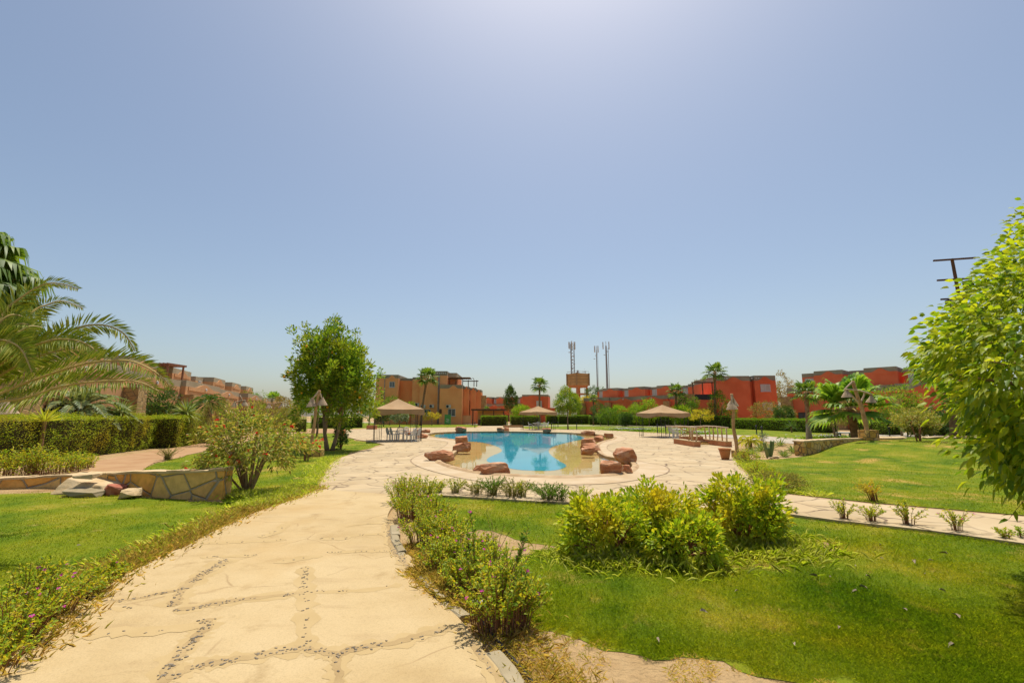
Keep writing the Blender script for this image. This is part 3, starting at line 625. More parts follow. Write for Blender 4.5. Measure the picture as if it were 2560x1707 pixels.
# red rows across the far side
row('terrace_house', 'long red terrace with grey waved parapets and white shutters behind the middle gazebo hedge', P(1462, 1040, 108), P(1760, 1040, 88), 4, 5.9, 8.2, 4.0, 'red', 'redpillar', 7)
row('terrace_house', 'red terrace on the right behind the leaning fan palm and yellow shrubs', P(1975, 1040, 63), P(2420, 1040, 50), 3, 5.5, 8.0, 5.0, 'red', 'redpillar', 9)
row('terrace_house', 'small distant red houses behind the timber bar roof', P(1190, 1040, 150), P(1312, 1040, 145), 4, 5.6, 8.0, 4.0, 'red', 'redpillar', 11)
# red tower block with two plain gables
t = thing('apartment_block', 'tall red block with two waved gables and stacked curtained windows facing the lawn', 'building', A(1873, 1040, 75).xy.to_3d(), R(-3))
wall, par = MB(), MB(); W = 9.4
block(wall, par, -4.7, .55, 0, 11, -.3, 8.25, .8); block(wall, par, .57, 1.25, .9, 11, -.3, 8.2, .8); block(wall, par, 1.27, 4.7, 0, 11, -.3, 8.3, .8)
gable(wall, par, -4.2, .1, 0, 8.25, .8, .6); gable(wall, par, 1.35, 4.6, 0, 8.3, .8, .6)
wall.build('wall', MT['red'], t); par.build('parapet', MT['grey'], t)
window(t, 2.95, 0, 5.7, 1.55, 1.15, 'palegl'); window(t, 3.05, 0, 2.7, 1.6, 1.2, 'palegl')
for x in (-3.9, -3.5, -3.1, .9, 1.6, 2.0):
    o = MB().lathe([(0, 0), (.11, 0), (.11, .06), (0, .06)], 10).build('roundel', MT['white'], t); o.location = (x, -.02, 7.85); o.rotation_euler = (R(90), 0, 0)
pb = MB()                                                   # balcony wing on its left with dark pergola posts
for x in (-8.2, -6.6, -5.0): pb.box(x, 1.5, 5.3, .14, .14, 1.9)
pb.box(-6.6, 1.5, 7.2, 3.6, .14, .18); pb.build('roof_pergola', MT['darkwood'], t)
bw = MB().box(-6.6, 4.5, -.3, 3.7, 6.6, 5.5).build('balcony_wing', MT['red'], t)
MB().box(-6.6, 1.2, 4.4, 3.5, .06, .9).build('railing', MT['blackmetal'], bw)
window(t, -6.6, 1.18, 1.1, 1.6, 1.6, 'glass', 'darkwood')
st = MB().box(-9.6, 1.0, -.3, 2.4, 2.6, 5.6, top=.9); st.build('stone_pillar', MT['redpillar'], t)
# far red house with its sunlit return
t = thing('apartment_block', 'red block with a white window behind the far fan palm and middle gazebo', 'building', A(1338, 1040, 125).xy.to_3d(), R(-8))
wall, par = MB(), MB(); block(wall, par, -3.6, 2.4, 0, 9, -.3, 7.5, .5); block(wall, par, 2.42, 3.6, -.7, 9, -.3, 7.45, .5); gable(wall, par, -3.2, 2.0, 0, 7.5, .5, .3)
wall.build('wall', MT['red'], t); par.build('parapet', MT['grey'], t); window(t, 1.1, 0, 3.9, 1.5, 1.9, 'palegl')
MB().box(4.6, .6, -.3, 2.0, 2.0, 4.2).build('stair_tower', MT['red'], t)

# the ochre three-storey block left of the pool's far end
Y0 = 97.0
def ox(px): return A(px, 1040, Y0).x
def oz(py): return A(1100, py, Y0).z
t = thing('apartment_block', 'tall ochre block with waved parapets and wall-hung air conditioners beside the green sign', 'building', (ox(1100), Y0, 0))
X = lambda px: ox(px) - ox(1100)
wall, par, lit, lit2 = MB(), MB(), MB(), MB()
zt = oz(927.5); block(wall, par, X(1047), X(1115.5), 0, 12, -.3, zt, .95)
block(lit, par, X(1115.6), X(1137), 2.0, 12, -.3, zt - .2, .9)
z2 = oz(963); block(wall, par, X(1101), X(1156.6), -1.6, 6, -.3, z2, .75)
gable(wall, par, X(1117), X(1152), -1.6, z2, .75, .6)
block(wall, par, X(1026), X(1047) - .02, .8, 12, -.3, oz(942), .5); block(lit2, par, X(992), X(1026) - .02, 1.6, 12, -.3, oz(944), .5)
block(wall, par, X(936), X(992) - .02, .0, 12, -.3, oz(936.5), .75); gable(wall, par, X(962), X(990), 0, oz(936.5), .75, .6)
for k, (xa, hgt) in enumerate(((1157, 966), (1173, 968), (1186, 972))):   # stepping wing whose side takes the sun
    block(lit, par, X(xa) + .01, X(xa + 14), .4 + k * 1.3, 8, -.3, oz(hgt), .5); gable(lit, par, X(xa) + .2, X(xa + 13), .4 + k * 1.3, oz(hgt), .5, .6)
wall.build('wall', MT['tan'], t); lit.build('side_wall', MT['tanlit'], t); lit2.build('side_wall', MT['tanlit'], t); par.build('parapet', MT['grey'], t)
MB().box(X(1203.5), 4.2, -.3, 1.5, 1.5, oz(983)).build('stone_pillar', MT['redpillar'], t)
for px in (1094, 1096.4, 958.5):
    yy = -.12 if px > 1000 else -.12
    MB().tube([(X(px), yy, .1), (X(px), yy, oz(936))], .07, 8).build('drainpipe', MT['greymetal'], t)
for px, py, wd, ht, g_ in ((977, 961, 1.15, 1.2, 'glass'), (1131.5, 1031, 1.55, 1.5, 'glass'), (1067, 1031, 1.5, 1.3, 'glass')):
    fy = -1.6 if px > 1101 else 0.0
    window(t, X(px), fy, oz(py) - ht / 2, wd, ht, g_)
dw = MB().box(X(1104), -1.63, oz(1036), .5, .08, 1.1).build('vent_window', MT['darkwood'], t)
for i in range(5):
    o = MB().lathe([(0, 0), (.16, 0), (.16, .06), (0, .06)], 10).build('roundel', MT['white'], t); o.location = (X(1091 + i * 5), -.06, zt - .45); o.rotation_euler = (R(90), 0, 0)
pg = MB()
for px in (1121, 1137, 1154, 1166, 1181, 1188):
    pg.box(X(px), 1.0 if px < 1160 else 3.0, z2 - .1, .16, .16, oz(946) - z2)
pg.box(X(1146), 1.0, oz(947), X(1176) - X(1117), .15, .2); pg.box(X(1172), 3.0, oz(951), X(1191) - X(1150), .15, .2)
for k in range(10): pg.box(X(1121) + k * .55, 2.4, oz(945), .09, 3.4, .12)
pgo = pg.build('roof_pergola', MT['darkwood'], t)
MB().box(X(1146), 2.4, oz(942.8), X(1172) - X(1118), 3.6, .06).build('awning', MT['canvas'], pgo)
gt = MB().box(X(1168), -.9, -.1, X(1179.5) - X(1158), .1, oz(1037)).build('timber_gate', MT['brownred'], t)
def airconditioner(px, py, wy, label):
    a = thing('air_conditioner', label, 'air conditioner', (ox(px), Y0 + wy - .21, oz(py)), 0, 'air conditioners on the ochre block')
    MB().box(0, 0, -.32, .95, .36, .64).build('casing', MT['white'], a)
    f = MB().lathe([(0, 0), (.24, 0), (.27, .03), (0, .03)], 16).build('fan_grille', MT['blackmetal'], a); f.location = (-.17, -.18, 0); f.rotation_euler = (R(90), 0, 0)
    MB().box(-.3, .12, -.42, .05, .5, .09).box(.3, .12, -.42, .05, .5, .09).build('bracket', MT['greymetal'], a)
airconditioner(1057.5, 1016, 0, 'white air conditioner nearest the palm trunk on the ochre wall')
airconditioner(1079, 1015, 0, 'white air conditioner left of the twin drainpipes on the ochre wall')
airconditioner(1123.5, 1016, -1.6, 'white air conditioner above the window by the green sign')
airconditioner(1040.5, 1011, .8, 'white air conditioner in the recess left of the fan palm trunk')
# timber pool bar on its right
t = thing('pool_bar', 'low dark timber bar with a flat overhanging roof beside the ochre block', 'bar', (A(1222, 1040, 88).x, 88, 0))
b = MB(); b.box(0, 0, 2.75, 6.4, 4.0, .28); b.build('roof', MT['darkwood'], t)
for x in (-2.9, -1.0, 1.0, 2.9): MB().box(x, -1.7, 0, .2, .2, 2.75).build('post', MT['darkwood'], t)
MB().box(.4, .6, 0, 5.0, 1.6, 2.7).build('back_wall', MT['tan'], t); MB().box(.4, -1.2, 0, 4.6, .5, 1.1).build('counter', MT['darkwood'], t)
# green sign on two posts
t = thing('sign_board', 'upright green sign with white lines of writing in front of the ochre block', 'sign', (A(1119, 1060, 84).x, 84, 0))
MB().box(0, 0, .25, 1.15, .06, 1.75).build('panel', MT['sign'], t)
for x in (-.55, .55): MB().tube([(x, .06, 0), (x, .06, 2.05)], .03, 6).build('post', MT['greymetal'], t)
bb = MB()
for k, (wd, zz) in enumerate(((.5, 1.15), (.34, .98), (.62, .86), (.4, .72), (.55, .55))): bb.box((-.05, .1, 0, -.1, .06)[k], -.035, zz, wd, .012, .07)
bb.build('lettering', MT['white'], t)

# ---------------------------------------------------------------- water tower and masts far behind
YT = 185.0
pt = lambda px, py, Y=YT: A(px, py, Y)
c = pt(1447, 1040); t = thing('water_tower', 'square ochre concrete water tower on tall legs beyond the red terrace', 'water tower', (c.x, YT, 0), R(30))
z0, z1 = pt(1447, 964).z, pt(1447, 934.5).z; wd = 6.2
b = MB(); b.box(0, 0, z0, wd, wd, z1 - z0); b.build('tank', MT['tank'], t)
b = MB()
for s in range(4):
    a = s * math.pi / 2; x, y = math.cos(a) * (wd / 2 + .06), math.sin(a) * (wd / 2 + .06)
    for k in range(1, 4): b.box(x, y, z0 + k * (z1 - z0) / 4, .06 if s % 2 == 0 else wd, wd if s % 2 == 0 else .06, .16)
    b.box(math.cos(a + math.pi / 4) * wd * .715, math.sin(a + math.pi / 4) * wd * .715, z0, .5, .5, z1 - z0 + .1, a)
b.build('tank_ribs', surf('tank_rib_concrete', (.30, .18, .08), (.36, .24, .12), 1), t)
MB().box(0, 0, z0 - .8, wd * .8, wd * .8, .8, top=1.2).build('tank_base', MT['terrawall'], t)
for x in (-1, 1):
    for y in (-1, 1): MB().box(x * wd * .4, y * wd * .4, 0, .62, .62, z0 - .7).build('leg', MT['terrawall'], t)
b = MB()
for zz in (3.2, 7.2, 10.2):
    for s in (-1, 1): b.box(0, s * wd * .4, zz, wd * .8, .45, .55); b.box(s * wd * .4, 0, zz, .45, wd * .8, .55)
b.build('cross_beams', MT['terrawall'], t)
b = MB().tube([(wd / 2 + .9, 0, z0 - 6), (wd / 2 + .9, 0, z1 + 1.4)], .09, 6).tube([(wd / 2 + .4, .3, z0 - 6), (wd / 2 + .4, .3, z1 + 1.4)], .09, 6)
for k in range(14): b.box(wd / 2 + .65, .15, z0 - 5.5 + k * .95, .6, .08, .08)
b.build('ladder', MT['greymetal'], t)
b = MB()
for s in (-1, 1):
    b.tube([(-wd / 2, s * wd / 2, z1 + .9), (wd / 2, s * wd / 2, z1 + .9)], .05, 5).tube([(s * wd / 2, -wd / 2, z1 + .9), (s * wd / 2, wd / 2, z1 + .9)], .05, 5)
    for k in range(5): b.tube([(-wd / 2 + k * wd / 4, s * wd / 2, z1), (-wd / 2 + k * wd / 4, s * wd / 2, z1 + .9)], .04, 4)
b.box(0, 0, z1, .5, .5, 1.5); b.build('railing', MT['greymetal'], t)
def antenna_panels(b, x, y, z, h, r, n, rg):
    for k in range(n):
        a = 6.28 * k / n + .3; b.box(x + r * math.cos(a), y + r * math.sin(a), z + rg.uniform(-.4, .3), .42, .22, h * rg.uniform(.8, 1.1), a)
def mast(px, ptop, pbase, Y, r, label, lattice=False, zb=None):
    top = A(px, ptop, Y); base = zb if zb is not None else 0.0
    m = thing('antenna_mast', label, 'antenna mast', (top.x, Y, base), 0); h = top.z - base; rg = random.Random(int(px))
    if lattice:
        b = MB(); hw = .85
        for k in range(3):
            a = 2.1 * k; b.tube([(hw * math.cos(a), hw * math.sin(a), 0), (hw * math.cos(a), hw * math.sin(a), h - 1.2)], .16, 6)
        for i in range(int(h / 1.3)):
            for k in range(3):
                a, a2 = 2.1 * k, 2.1 * (k + 1); b.tube([(hw * math.cos(a), hw * math.sin(a), i * 1.3), (hw * math.cos(a2), hw * math.sin(a2), i * 1.3 + 1.3)], .08, 4)
        b.build('lattice', MT['greymetal'], m)
    else: MB().tube([(0, 0, 0), (0, 0, h * .45), (0, 0, h - 2)], [r, r * .85, r * .55], 8).tube([(r * 1.6, 0, 0), (r * 1.6, 0, h - 3)], r * .2, 4).build('pole', MT['greymetal'], m)
    p = MB(); antenna_panels(p, 0, 0, h - 3.2, 2.9, 1.3 if lattice else r * 2.6, 6, rg)
    p.tube([(0, 0, h - 4), (0, 0, h)], .1, 6).build('antenna_panels', MT['white'], m)
    d = MB()
    for k in range(5 if lattice else 2):
        d.lathe([(0, 0), (.4, .1), (.45, .25), (0, .25)], 10, (rg.uniform(-1.2, 1.2), -.6, h - 5 - k * 1.6))
    d.build('dish', MT['greymetal'], m)
mast(1429.5, 852, 0, YT - 1, .3, 'dark lattice antenna mast rising from the water tower roof', True, z1)
mast(1490.5, 864, 0, 215, .35, 'slimmest and shortest antenna pole, middle of the three masts')
mast(1514.5, 854, 0, 215, .62, 'thick pale antenna pole rightmost of the three masts')
# ---------------------------------------------------------------- plants
def rng(s): return np.random.default_rng(s)
def limbs(g, base, top, spread, n, r0, kind='up'):
    """trunk and limbs as tubes"""
    b = MB()
    return b
def tree(name, label, x, y, z0, h, cr, cz, m, seed, L=.14, W=.05, clumps=150, per=40, cl=.32, trunks=1, r0=.09, lump=.28, lean=(0, 0), cat='tree', group=None, squash=None, inner=.45, low=-.75, up=.35, fruit=0, droop=.15, bark='bark', spread=.28, freq=2.4, tip=None):
    """a trunk that forks into limbs, and a crown of leaf clumps carried on them; cz = middle of the crown"""
    g = rng(seed); t = thing(name, label, cat, (x, y, z0), 0, group)
    rx, ry, rz = cr if isinstance(cr, tuple) else (cr, cr, (h - cz) / 1.0)
    C, O = crownpts(g, clumps, (lean[0], lean[1], cz), (rx, ry, rz), lump, freq, inner, seed, low)
    if tip is not None: C, O = tip(g, C, O)
    zb = C[:, 2].min(); b = MB(); k = max(3, min(9, clumps // 18))
    for j in range(trunks):
        a = 6.28 * j / trunks + seed; o = .0 if trunks == 1 else spread * .5
        p0 = Vector((math.cos(a) * o * .5, math.sin(a) * o * .35, -.05)); f = Vector((lean[0] * .5 + math.cos(a) * o * 1.8, lean[1] * .5 + math.sin(a) * o, max(zb + .12 * (h - zb), .35 * cz)))
        mid = p0.lerp(f, .5) + Vector((g.normal() * .05, g.normal() * .05, 0)) * h * .2
        b.tube([p0, p0.lerp(mid, .5), mid, f], [r0 * 1.25, r0, r0 * .9, r0 * .72], 8)
        for i in g.choice(len(C), k, replace=False):
            e = Vector(C[i]) * .9 + Vector((lean[0], lean[1], cz)) * .1; q = f.lerp(e, .5) + Vector((0, 0, .05 * h))
            b.tube([f, q, e], [r0 * .6, r0 * .36, r0 * .1], 5)
    b.build('trunk', MT[bark], t, smooth=True)
    LB().add(tufts(g, C, O, per, cl, L, W, up=up, droop=droop)).build('crown', MT[m] if isinstance(m, str) else m, t)
    if fruit:
        f0 = None
        for i in g.choice(len(C), fruit):
            if f0 is None: f0 = o = npmesh('fruit', IV, IF, MT['fruit'], t, True)
            else: o = f0.copy(); COL.objects.link(o); o.parent = t
            o.location = C[i] + O[i] * cl * .85; k = g.uniform(.05, .085); o.scale = (k, k, k)
    return t
def shrub(name, label, x, y, z0, h, r, m, seed, L=.07, W=.03, stems=24, per=14, stemm='stem', lean=(0, 0), cat='shrub', group=None, flowers=None, nfl=0, fl=.035, bare=.35, spreadpow=1.0, droop=.1, rs=.006, big=False, up=.4, curve=.35, foot=.25):
    """stems spraying from the base, leafy along their upper part, flowers at some tips"""
    g = rng(seed); t = thing(name, label, cat, (x, y, z0), 0, group); b = MB(); P, D, tips = [], [], []
    for i in range(stems):
        a = g.uniform(0, 6.283); q = g.random() ** (.6 * spreadpow); ln = h * g.uniform(.62, 1.06) * (1 - .22 * q)
        e = Vector((math.cos(a) * r * q + lean[0] * h, math.sin(a) * r * q + lean[1] * h, ln)); c1 = Vector((e.x * curve, e.y * curve, ln * .55))
        p0 = Vector((math.cos(a) * foot * r * q, math.sin(a) * foot * r * q, -.03))
        pts = [p0.lerp(c1, k / 2) * 1.0 if k < 2 else c1 for k in range(3)] + [c1.lerp(e, .5) + Vector(g.normal(size=3) * .02 * h), e]
        b.tube(pts, [rs * 1.6, rs * 1.3, rs, rs * .8, rs * .45], 4, cap=False); tips.append(np.array(e))
        A_ = np.array([np.array(p) for p in pts]); s = np.linspace(0, 1, 5)
        for u in np.sort(bare + (1 - bare) * g.random(per) ** .75):
            p = np.array([np.interp(u, s, A_[:, k]) for k in range(3)]); d = unit(np.array(e - c1)[None])[0]
            o = rdirs(g, 1)[0]; o -= d * (o @ d) * .8; P.append(p); D.append(d * .45 + unit(o[None])[0] * .8 + np.array([0, 0, up * .5]))
    b.build('stems', MT[stemm], t)
    P, D = np.array(P), np.array(D); k = len(P)
    LB().add(leaves(g, P, D, L * g.uniform(.6, 1.3, k), W * g.uniform(.7, 1.25, k), droop=droop, big=big)).build('leaves', MT[m], t)
    if flowers and nfl:
        idx = g.choice(len(tips), min(nfl, len(tips)), replace=False); C = np.array([tips[i] for i in idx]); lb = LB()
        for q in range(5):
            a = q * 2 * math.pi / 5; N = unit(np.array([[.15, -.5, .85]]) + g.normal(size=(len(C), 3)) * .25)
            S = unit(np.cross(N, [[1, .2, 0]])); T2 = np.cross(N, S); d = S * math.cos(a) + T2 * math.sin(a)
            lb.add(leaves(g, C + N * .01, d + N * .15, fl, fl * .95, up=N, fold=.05))
        lb.build('blossoms', MT[flowers], t)
    return t
def bushmass(name, label, x, y, z0, cr, cz, m, seed, L=.08, W=.035, clumps=160, per=30, cl=.14, stems=16, lump=.3, cat='shrub', group=None, stemm='stem', low=-.55, up=.35, freq=2.6, rs=.012, flowers=None, nfl=0, fl=.04, inner=.45, big=False, droop=.12, pw=1.0):
    """a rounded shrub: woody stems from one base into clumps of leaves"""
    g = rng(seed); t = thing(name, label, cat, (x, y, z0), 0, group); C, O = crownpts(g, clumps, (0, 0, cz), cr, lump, freq, inner, seed, low)
    if pw != 1: q_ = (C - np.array([0, 0, cz])) / np.array(cr); C = np.array([0, 0, cz]) + np.sign(q_) * np.minimum(np.abs(q_), 1.25) ** pw * np.array(cr)
    C[:, 2] = np.maximum(C[:, 2], .06)
    b = MB()
    for i in g.choice(len(C), min(stems, len(C)), replace=False):
        e = Vector(C[i]); b.tube([(e.x * .06, e.y * .06, -.04), (e.x * .4, e.y * .4, e.z * .55), e], [rs * 1.5, rs, rs * .4], 5, cap=False)
    b.build('stems', MT[stemm], t)
    LB().add(tufts(g, C, O, per, cl, L, W, up=up, droop=droop, big=big)).build('leaves', MT[m], t)
    if flowers and nfl:
        idx = g.choice(len(C), nfl); D = O[idx]; k = nfl; lb = LB()
        for q in range(5): lb.add(leaves(g, C[idx] + D * cl * .9, D * .6 + rdirs(g, k) * .8, fl, fl * .9))
        lb.build('blossoms', MT[flowers], t)
    return t
def hedge(name, label, P0, P1, wd, h, m, seed, L=.045, W=.022, dens=420, cat='hedge', group=None, z0=0.0, wave=.06):
    """a clipped hedge from P0 to P1: dark light-blocking boxes inside, leaves through its outer shell"""
    g = rng(seed); P0, P1 = Vector((*P0, 0)), Vector((*P1, 0)); d = P1 - P0; ln = d.length
    t = thing(name, label, cat, (P0.x, P0.y, z0), math.atan2(d.y, d.x), group); x2 = wd / 2
    b = MB(); ns = max(2, int(ln / .8))
    for i in range(ns):
        a, c = ln * i / ns + .12 * (i == 0), ln * (i + 1) / ns - .12 * (i == ns - 1)
        b.box((a + c) / 2, 0, 0, c - a - .01, wd - .3, h - .17 + .03 * math.sin(i * 2.1))
    b.build('dark_core', MT['hedgecore'], t)  # solid dark boxes added inside to block light through the leaves
    P, N = [], []
    def face(n, f, nrm):
        u, v = g.random(n), g.random(n); P.append(f(u, v)); N.append(np.broadcast_to(nrm, (n, 3)))
    z = np.zeros
    face(int(ln * h * dens), lambda u, v: np.stack([u * ln, -x2 + 0 * u, v * h], 1), (0, -1, 0.0))
    face(int(ln * h * dens * .5), lambda u, v: np.stack([u * ln, x2 + 0 * u, v * h], 1), (0, 1, 0.0))
    face(int(ln * wd * dens), lambda u, v: np.stack([u * ln, (v - .5) * wd, h + 0 * u], 1), (0, 0, 1.0))
    face(int(wd * h * dens), lambda u, v: np.stack([0 * u, (u - .5) * wd, v * h], 1), (-1, 0, 0.0)); face(int(wd * h * dens), lambda u, v: np.stack([ln + 0 * u, (u - .5) * wd, v * h], 1), (1, 0, 0.0))
    P, N = np.concatenate(P), np.concatenate(N); k = len(P)
    bump = vnoise(P, 2.2, seed)[:, None] * wave + vnoise(P, 7.5, seed + 1)[:, None] * wave * .6
    P = P + N * (bump - g.random((k, 1)) ** 2 * .16 + (g.random((k, 1)) < .05) * g.random((k, 1)) * .13); P[:, 2] = np.maximum(P[:, 2], .02)
    LB().add(leaves(g, P, N * .75 + rdirs(g, k) * .9 + np.array([0, 0, .35]), L * g.uniform(.6, 1.4, k), W * g.uniform(.7, 1.3, k))).build('leaves', MT[m], t)
    return t
# ---- palms
def fanleaf(lb, g, base, d, pl, R_, nseg=20, span=118, hang=.35):
    """one fan leaf: returns the stalk; segments go into lb"""
    d = unit(d[None])[0]; tip = base + d * pl + np.array([0, 0, -.10 * pl])
    up = np.array([0, 0, 1.0]); s = np.cross(d, up); s = unit(s[None])[0] if np.linalg.norm(s) > .05 else np.array([1.0, 0, 0]); n = unit(np.cross(s, d)[None])[0]
    V, F = [], []
    for i in range(nseg):
        a = R(-span + 2 * span * i / (nseg - 1)) + g.normal() * .02; dr = d * math.cos(a) + s * math.sin(a) * .95 + n * (.22 * abs(math.sin(a)))
        dr = unit(dr[None])[0]; l = R_ * (1 - .22 * abs(a) / 2.1) * g.uniform(.9, 1.08); wv = R_ * .085; q = unit(np.cross(dr, n)[None])[0]
        m1 = tip + dr * l * .5 + up * -.03 * l; m2 = tip + dr * l * .76 - up * hang * .28 * l; e = tip + dr * l * .93 - up * hang * l * g.uniform(.7, 1.2)
        k = len(V); V += [tip + dr * .02, m1 + q * wv, m1 + n * wv * .35, m1 - q * wv, m2 + q * wv * .6, m2 - q * wv * .6, e]
        F += [(k, k + 1, k + 2), (k, k + 2, k + 3), (k + 1, k + 4, k + 2), (k + 2, k + 4, k + 5), (k + 2, k + 5, k + 3), (k + 4, k + 6, k + 5)]
    lb.add((np.array(V), np.array(F))); return tip
def fanpalm(label, x, y, z0, h, rr, seed, nl=26, r0=.16, white=0.0, m='palm', group=None, lean=(0, 0), skirt=True, low=-.55, nseg=20, hang=.35, s2=.5):
    """trunk, crown of fan leaves on stalks; h = height of the crown's heart, rr = crown radius"""
    g = rng(seed); t = thing('fan_palm', label, 'palm tree', (x, y, z0), 0, group); top = Vector((lean[0], lean[1], h)); b = MB(); k = 9
    pts = [Vector((lean[0] * (i / k) ** 1.5, lean[1] * (i / k) ** 1.5, -.05 + (h + .05) * i / k)) for i in range(k + 1)]
    rad = [r0 * (1.35 - .45 * min(1, i / 3) + .06 * math.sin(i * 2.3)) for i in range(k + 1)]; rad[-2] = r0 * 1.25; rad[-1] = r0 * 1.1
    tr = b.tube(pts, rad, 10).build('trunk', MT['palmbark'], t, smooth=True)
    if white:
        q = [p for p in pts if p.z <= h * white + .01]; MB().tube(q, [r_ * 1.06 + .004 for r_ in rad[:len(q)]], 10).build('whitewashed_base', MT['kerb'], tr, smooth=True)
    lb, st = LB(), MB()
    for i in range(nl):
        a = i * 2.39996 + g.uniform(-.2, .2); e = 1.25 - (1.25 - low) * (i / nl) ** .85 + g.uniform(-.1, .1)
        d = np.array([math.cos(a) * math.cos(e), math.sin(a) * math.cos(e), math.sin(e)]); p0 = np.array(top) + np.array([0, 0, -.12 * i / nl]); pl = rr * s2 * g.uniform(.85, 1.1)
        tp = fanleaf(lb, g, p0, d, pl, rr * (1.05 - s2) * 1.1, nseg, 118, hang); st.tube([p0, (p0 + tp) / 2 + np.array([0, 0, .04 * rr]), tp], [.022 * rr, .014 * rr, .010 * rr], 4, cap=False)
    if skirt:
        for i in range(10):
            a = g.uniform(0, 6.28); d = np.array([math.cos(a) * .5, math.sin(a) * .5, -.9]); st.tube([np.array(top) + np.array([0, 0, -.1]), np.array(top) + d * rr * .25], [.02 * rr, .012 * rr], 4, cap=False)
    lb.build('crown', MT[m], t); st.build('leaf_stalks', MT['rachis'], t); return t
def leaflets(lb, g, pts, ln, wd, n=60, start=.1, vee=.3, sweep=.6, droop=.25, twist=0.0):
    """two rows of leaflets along a frond's rib (pts)"""
    A_ = np.array(smoothpts([tuple(p) for p in pts], 8, False)); sg = np.concatenate([[0], np.cumsum(np.linalg.norm(np.diff(A_, axis=0), axis=1))]); sg /= sg[-1]
    u = np.linspace(start, .995, n); Pp = np.stack([np.interp(u, sg, A_[:, k]) for k in range(3)], 1)
    T = unit(np.stack([np.interp(np.minimum(u + .02, 1), sg, A_[:, k]) - np.interp(u - .02, sg, A_[:, k]) for k in range(3)], 1))
    S = unit(np.cross(T, np.array([0, 0, 1.0])) + 1e-6); U = unit(np.cross(S, T)); S, U = S * math.cos(twist) + U * math.sin(twist), U * math.cos(twist) - S * math.sin(twist); prof = np.minimum(1, .35 + 2.4 * (u - start)) * np.minimum(1, .22 + 2.2 * (1 - u))
    for sd in (-1, 1):
        sw = (sweep + .5 * u ** 3)[:, None]; D = T * sw + S * sd * .8 + U * vee + g.normal(size=(n, 3)) * .09
        lb.add(leaves(g, Pp, D, ln * prof * g.uniform(.85, 1.1, n), wd * (.5 + .5 * prof), up=U + S * sd * -.25, fold=.25, droop=droop))
    return A_
def featherpalm(name, label, x, y, z0, h, fl, seed, m, nf=26, r0=.15, ll=.28, lw=.03, n=44, low=-.3, cat='palm tree', group=None, top=1.2, bend=.6, spread=1.0, rib='rachis'):
    g = rng(seed); t = thing(name, label, cat, (x, y, z0), 0, group)
    if h > .25: MB().tube([(0, 0, -.05), (.02, 0, h * .5), (0, 0, h)], [r0 * 1.2, r0, r0 * 1.15], 9).build('trunk', MT['palmbark'], t, smooth=True)
    lb, rb = LB(), MB()
    for i in range(nf):
        a = i * 2.39996; e = top - (top - low) * (i / nf) ** .9 + g.uniform(-.12, .12); d = Vector((math.cos(a), math.sin(a), 0)) * spread; L_ = fl * g.uniform(.85, 1.1)
        pts = [Vector((0, 0, h)) + d * (L_ * q * math.cos(e * (1 - .2 * q))) + Vector((0, 0, L_ * (q * math.sin(e) - bend * q ** 2.2))) for q in (0, .25, .5, .75, 1)]
        leaflets(lb, g, pts, ll, lw, n); rb.tube(smoothpts([tuple(p) for p in pts], 2, False), [.018 * fl / 2] * 5 + [.008] * 4, 4, cap=False)
    lb.build('crown', MT[m], t); rb.build('frond_ribs', MT[rib], t); return t
def rosette(name, label, x, y, z0, h, seed, m='agave', n=30, wd=.06, cat='agave', group=None, low=.1, top=1.35, stem=0.0, curl=.12):
    """stiff pointed blades from one heart"""
    g = rng(seed); t = thing(name, label, cat, (x, y, z0), 0, group); lb = LB(); P, D, L_ = [], [], []
    for i in range(n):
        a = i * 2.39996; e = top - (top - low) * (i / n) ** .8 + g.uniform(-.1, .1); P.append((math.cos(a) * wd * .5, math.sin(a) * wd * .5, stem)); D.append((math.cos(a) * math.cos(e), math.sin(a) * math.cos(e), math.sin(e))); L_.append(h * g.uniform(.8, 1.08))
    lb.add(leaves(g, np.array(P), np.array(D), np.array(L_), wd, up=np.tile([0, 0, 1.0], (n, 1)) + g.normal(size=(n, 3)) * .1, fold=.35, droop=curl, big=True)); lb.build('blades', MT[m], t)
    if stem > .1: MB().tube([(0, 0, -.05), (0, 0, stem)], [wd * 1.5, wd * 1.2], 8).build('trunk', MT['palmbark'], t)
    return t
def blades(name, pts, h, wd, m, seed, z=None, lean=.5, label=None):
    """many grass blades as one mass"""
    g = rng(seed); n = len(pts); zz = np.zeros(n) + .012 if z is None else z; P = np.column_stack([pts, zz]); D = g.normal(size=(n, 3)) * lean * np.array([1, 1, .2]) + np.array([0, 0, 1.0])
    V, F = leaves(g, P, D, h * g.uniform(.5, 1.4, n), wd * g.uniform(.7, 1.3, n), droop=.25, fold=.1)
    return tag(npmesh(name, V, F, MT[m]), label, kind='stuff')
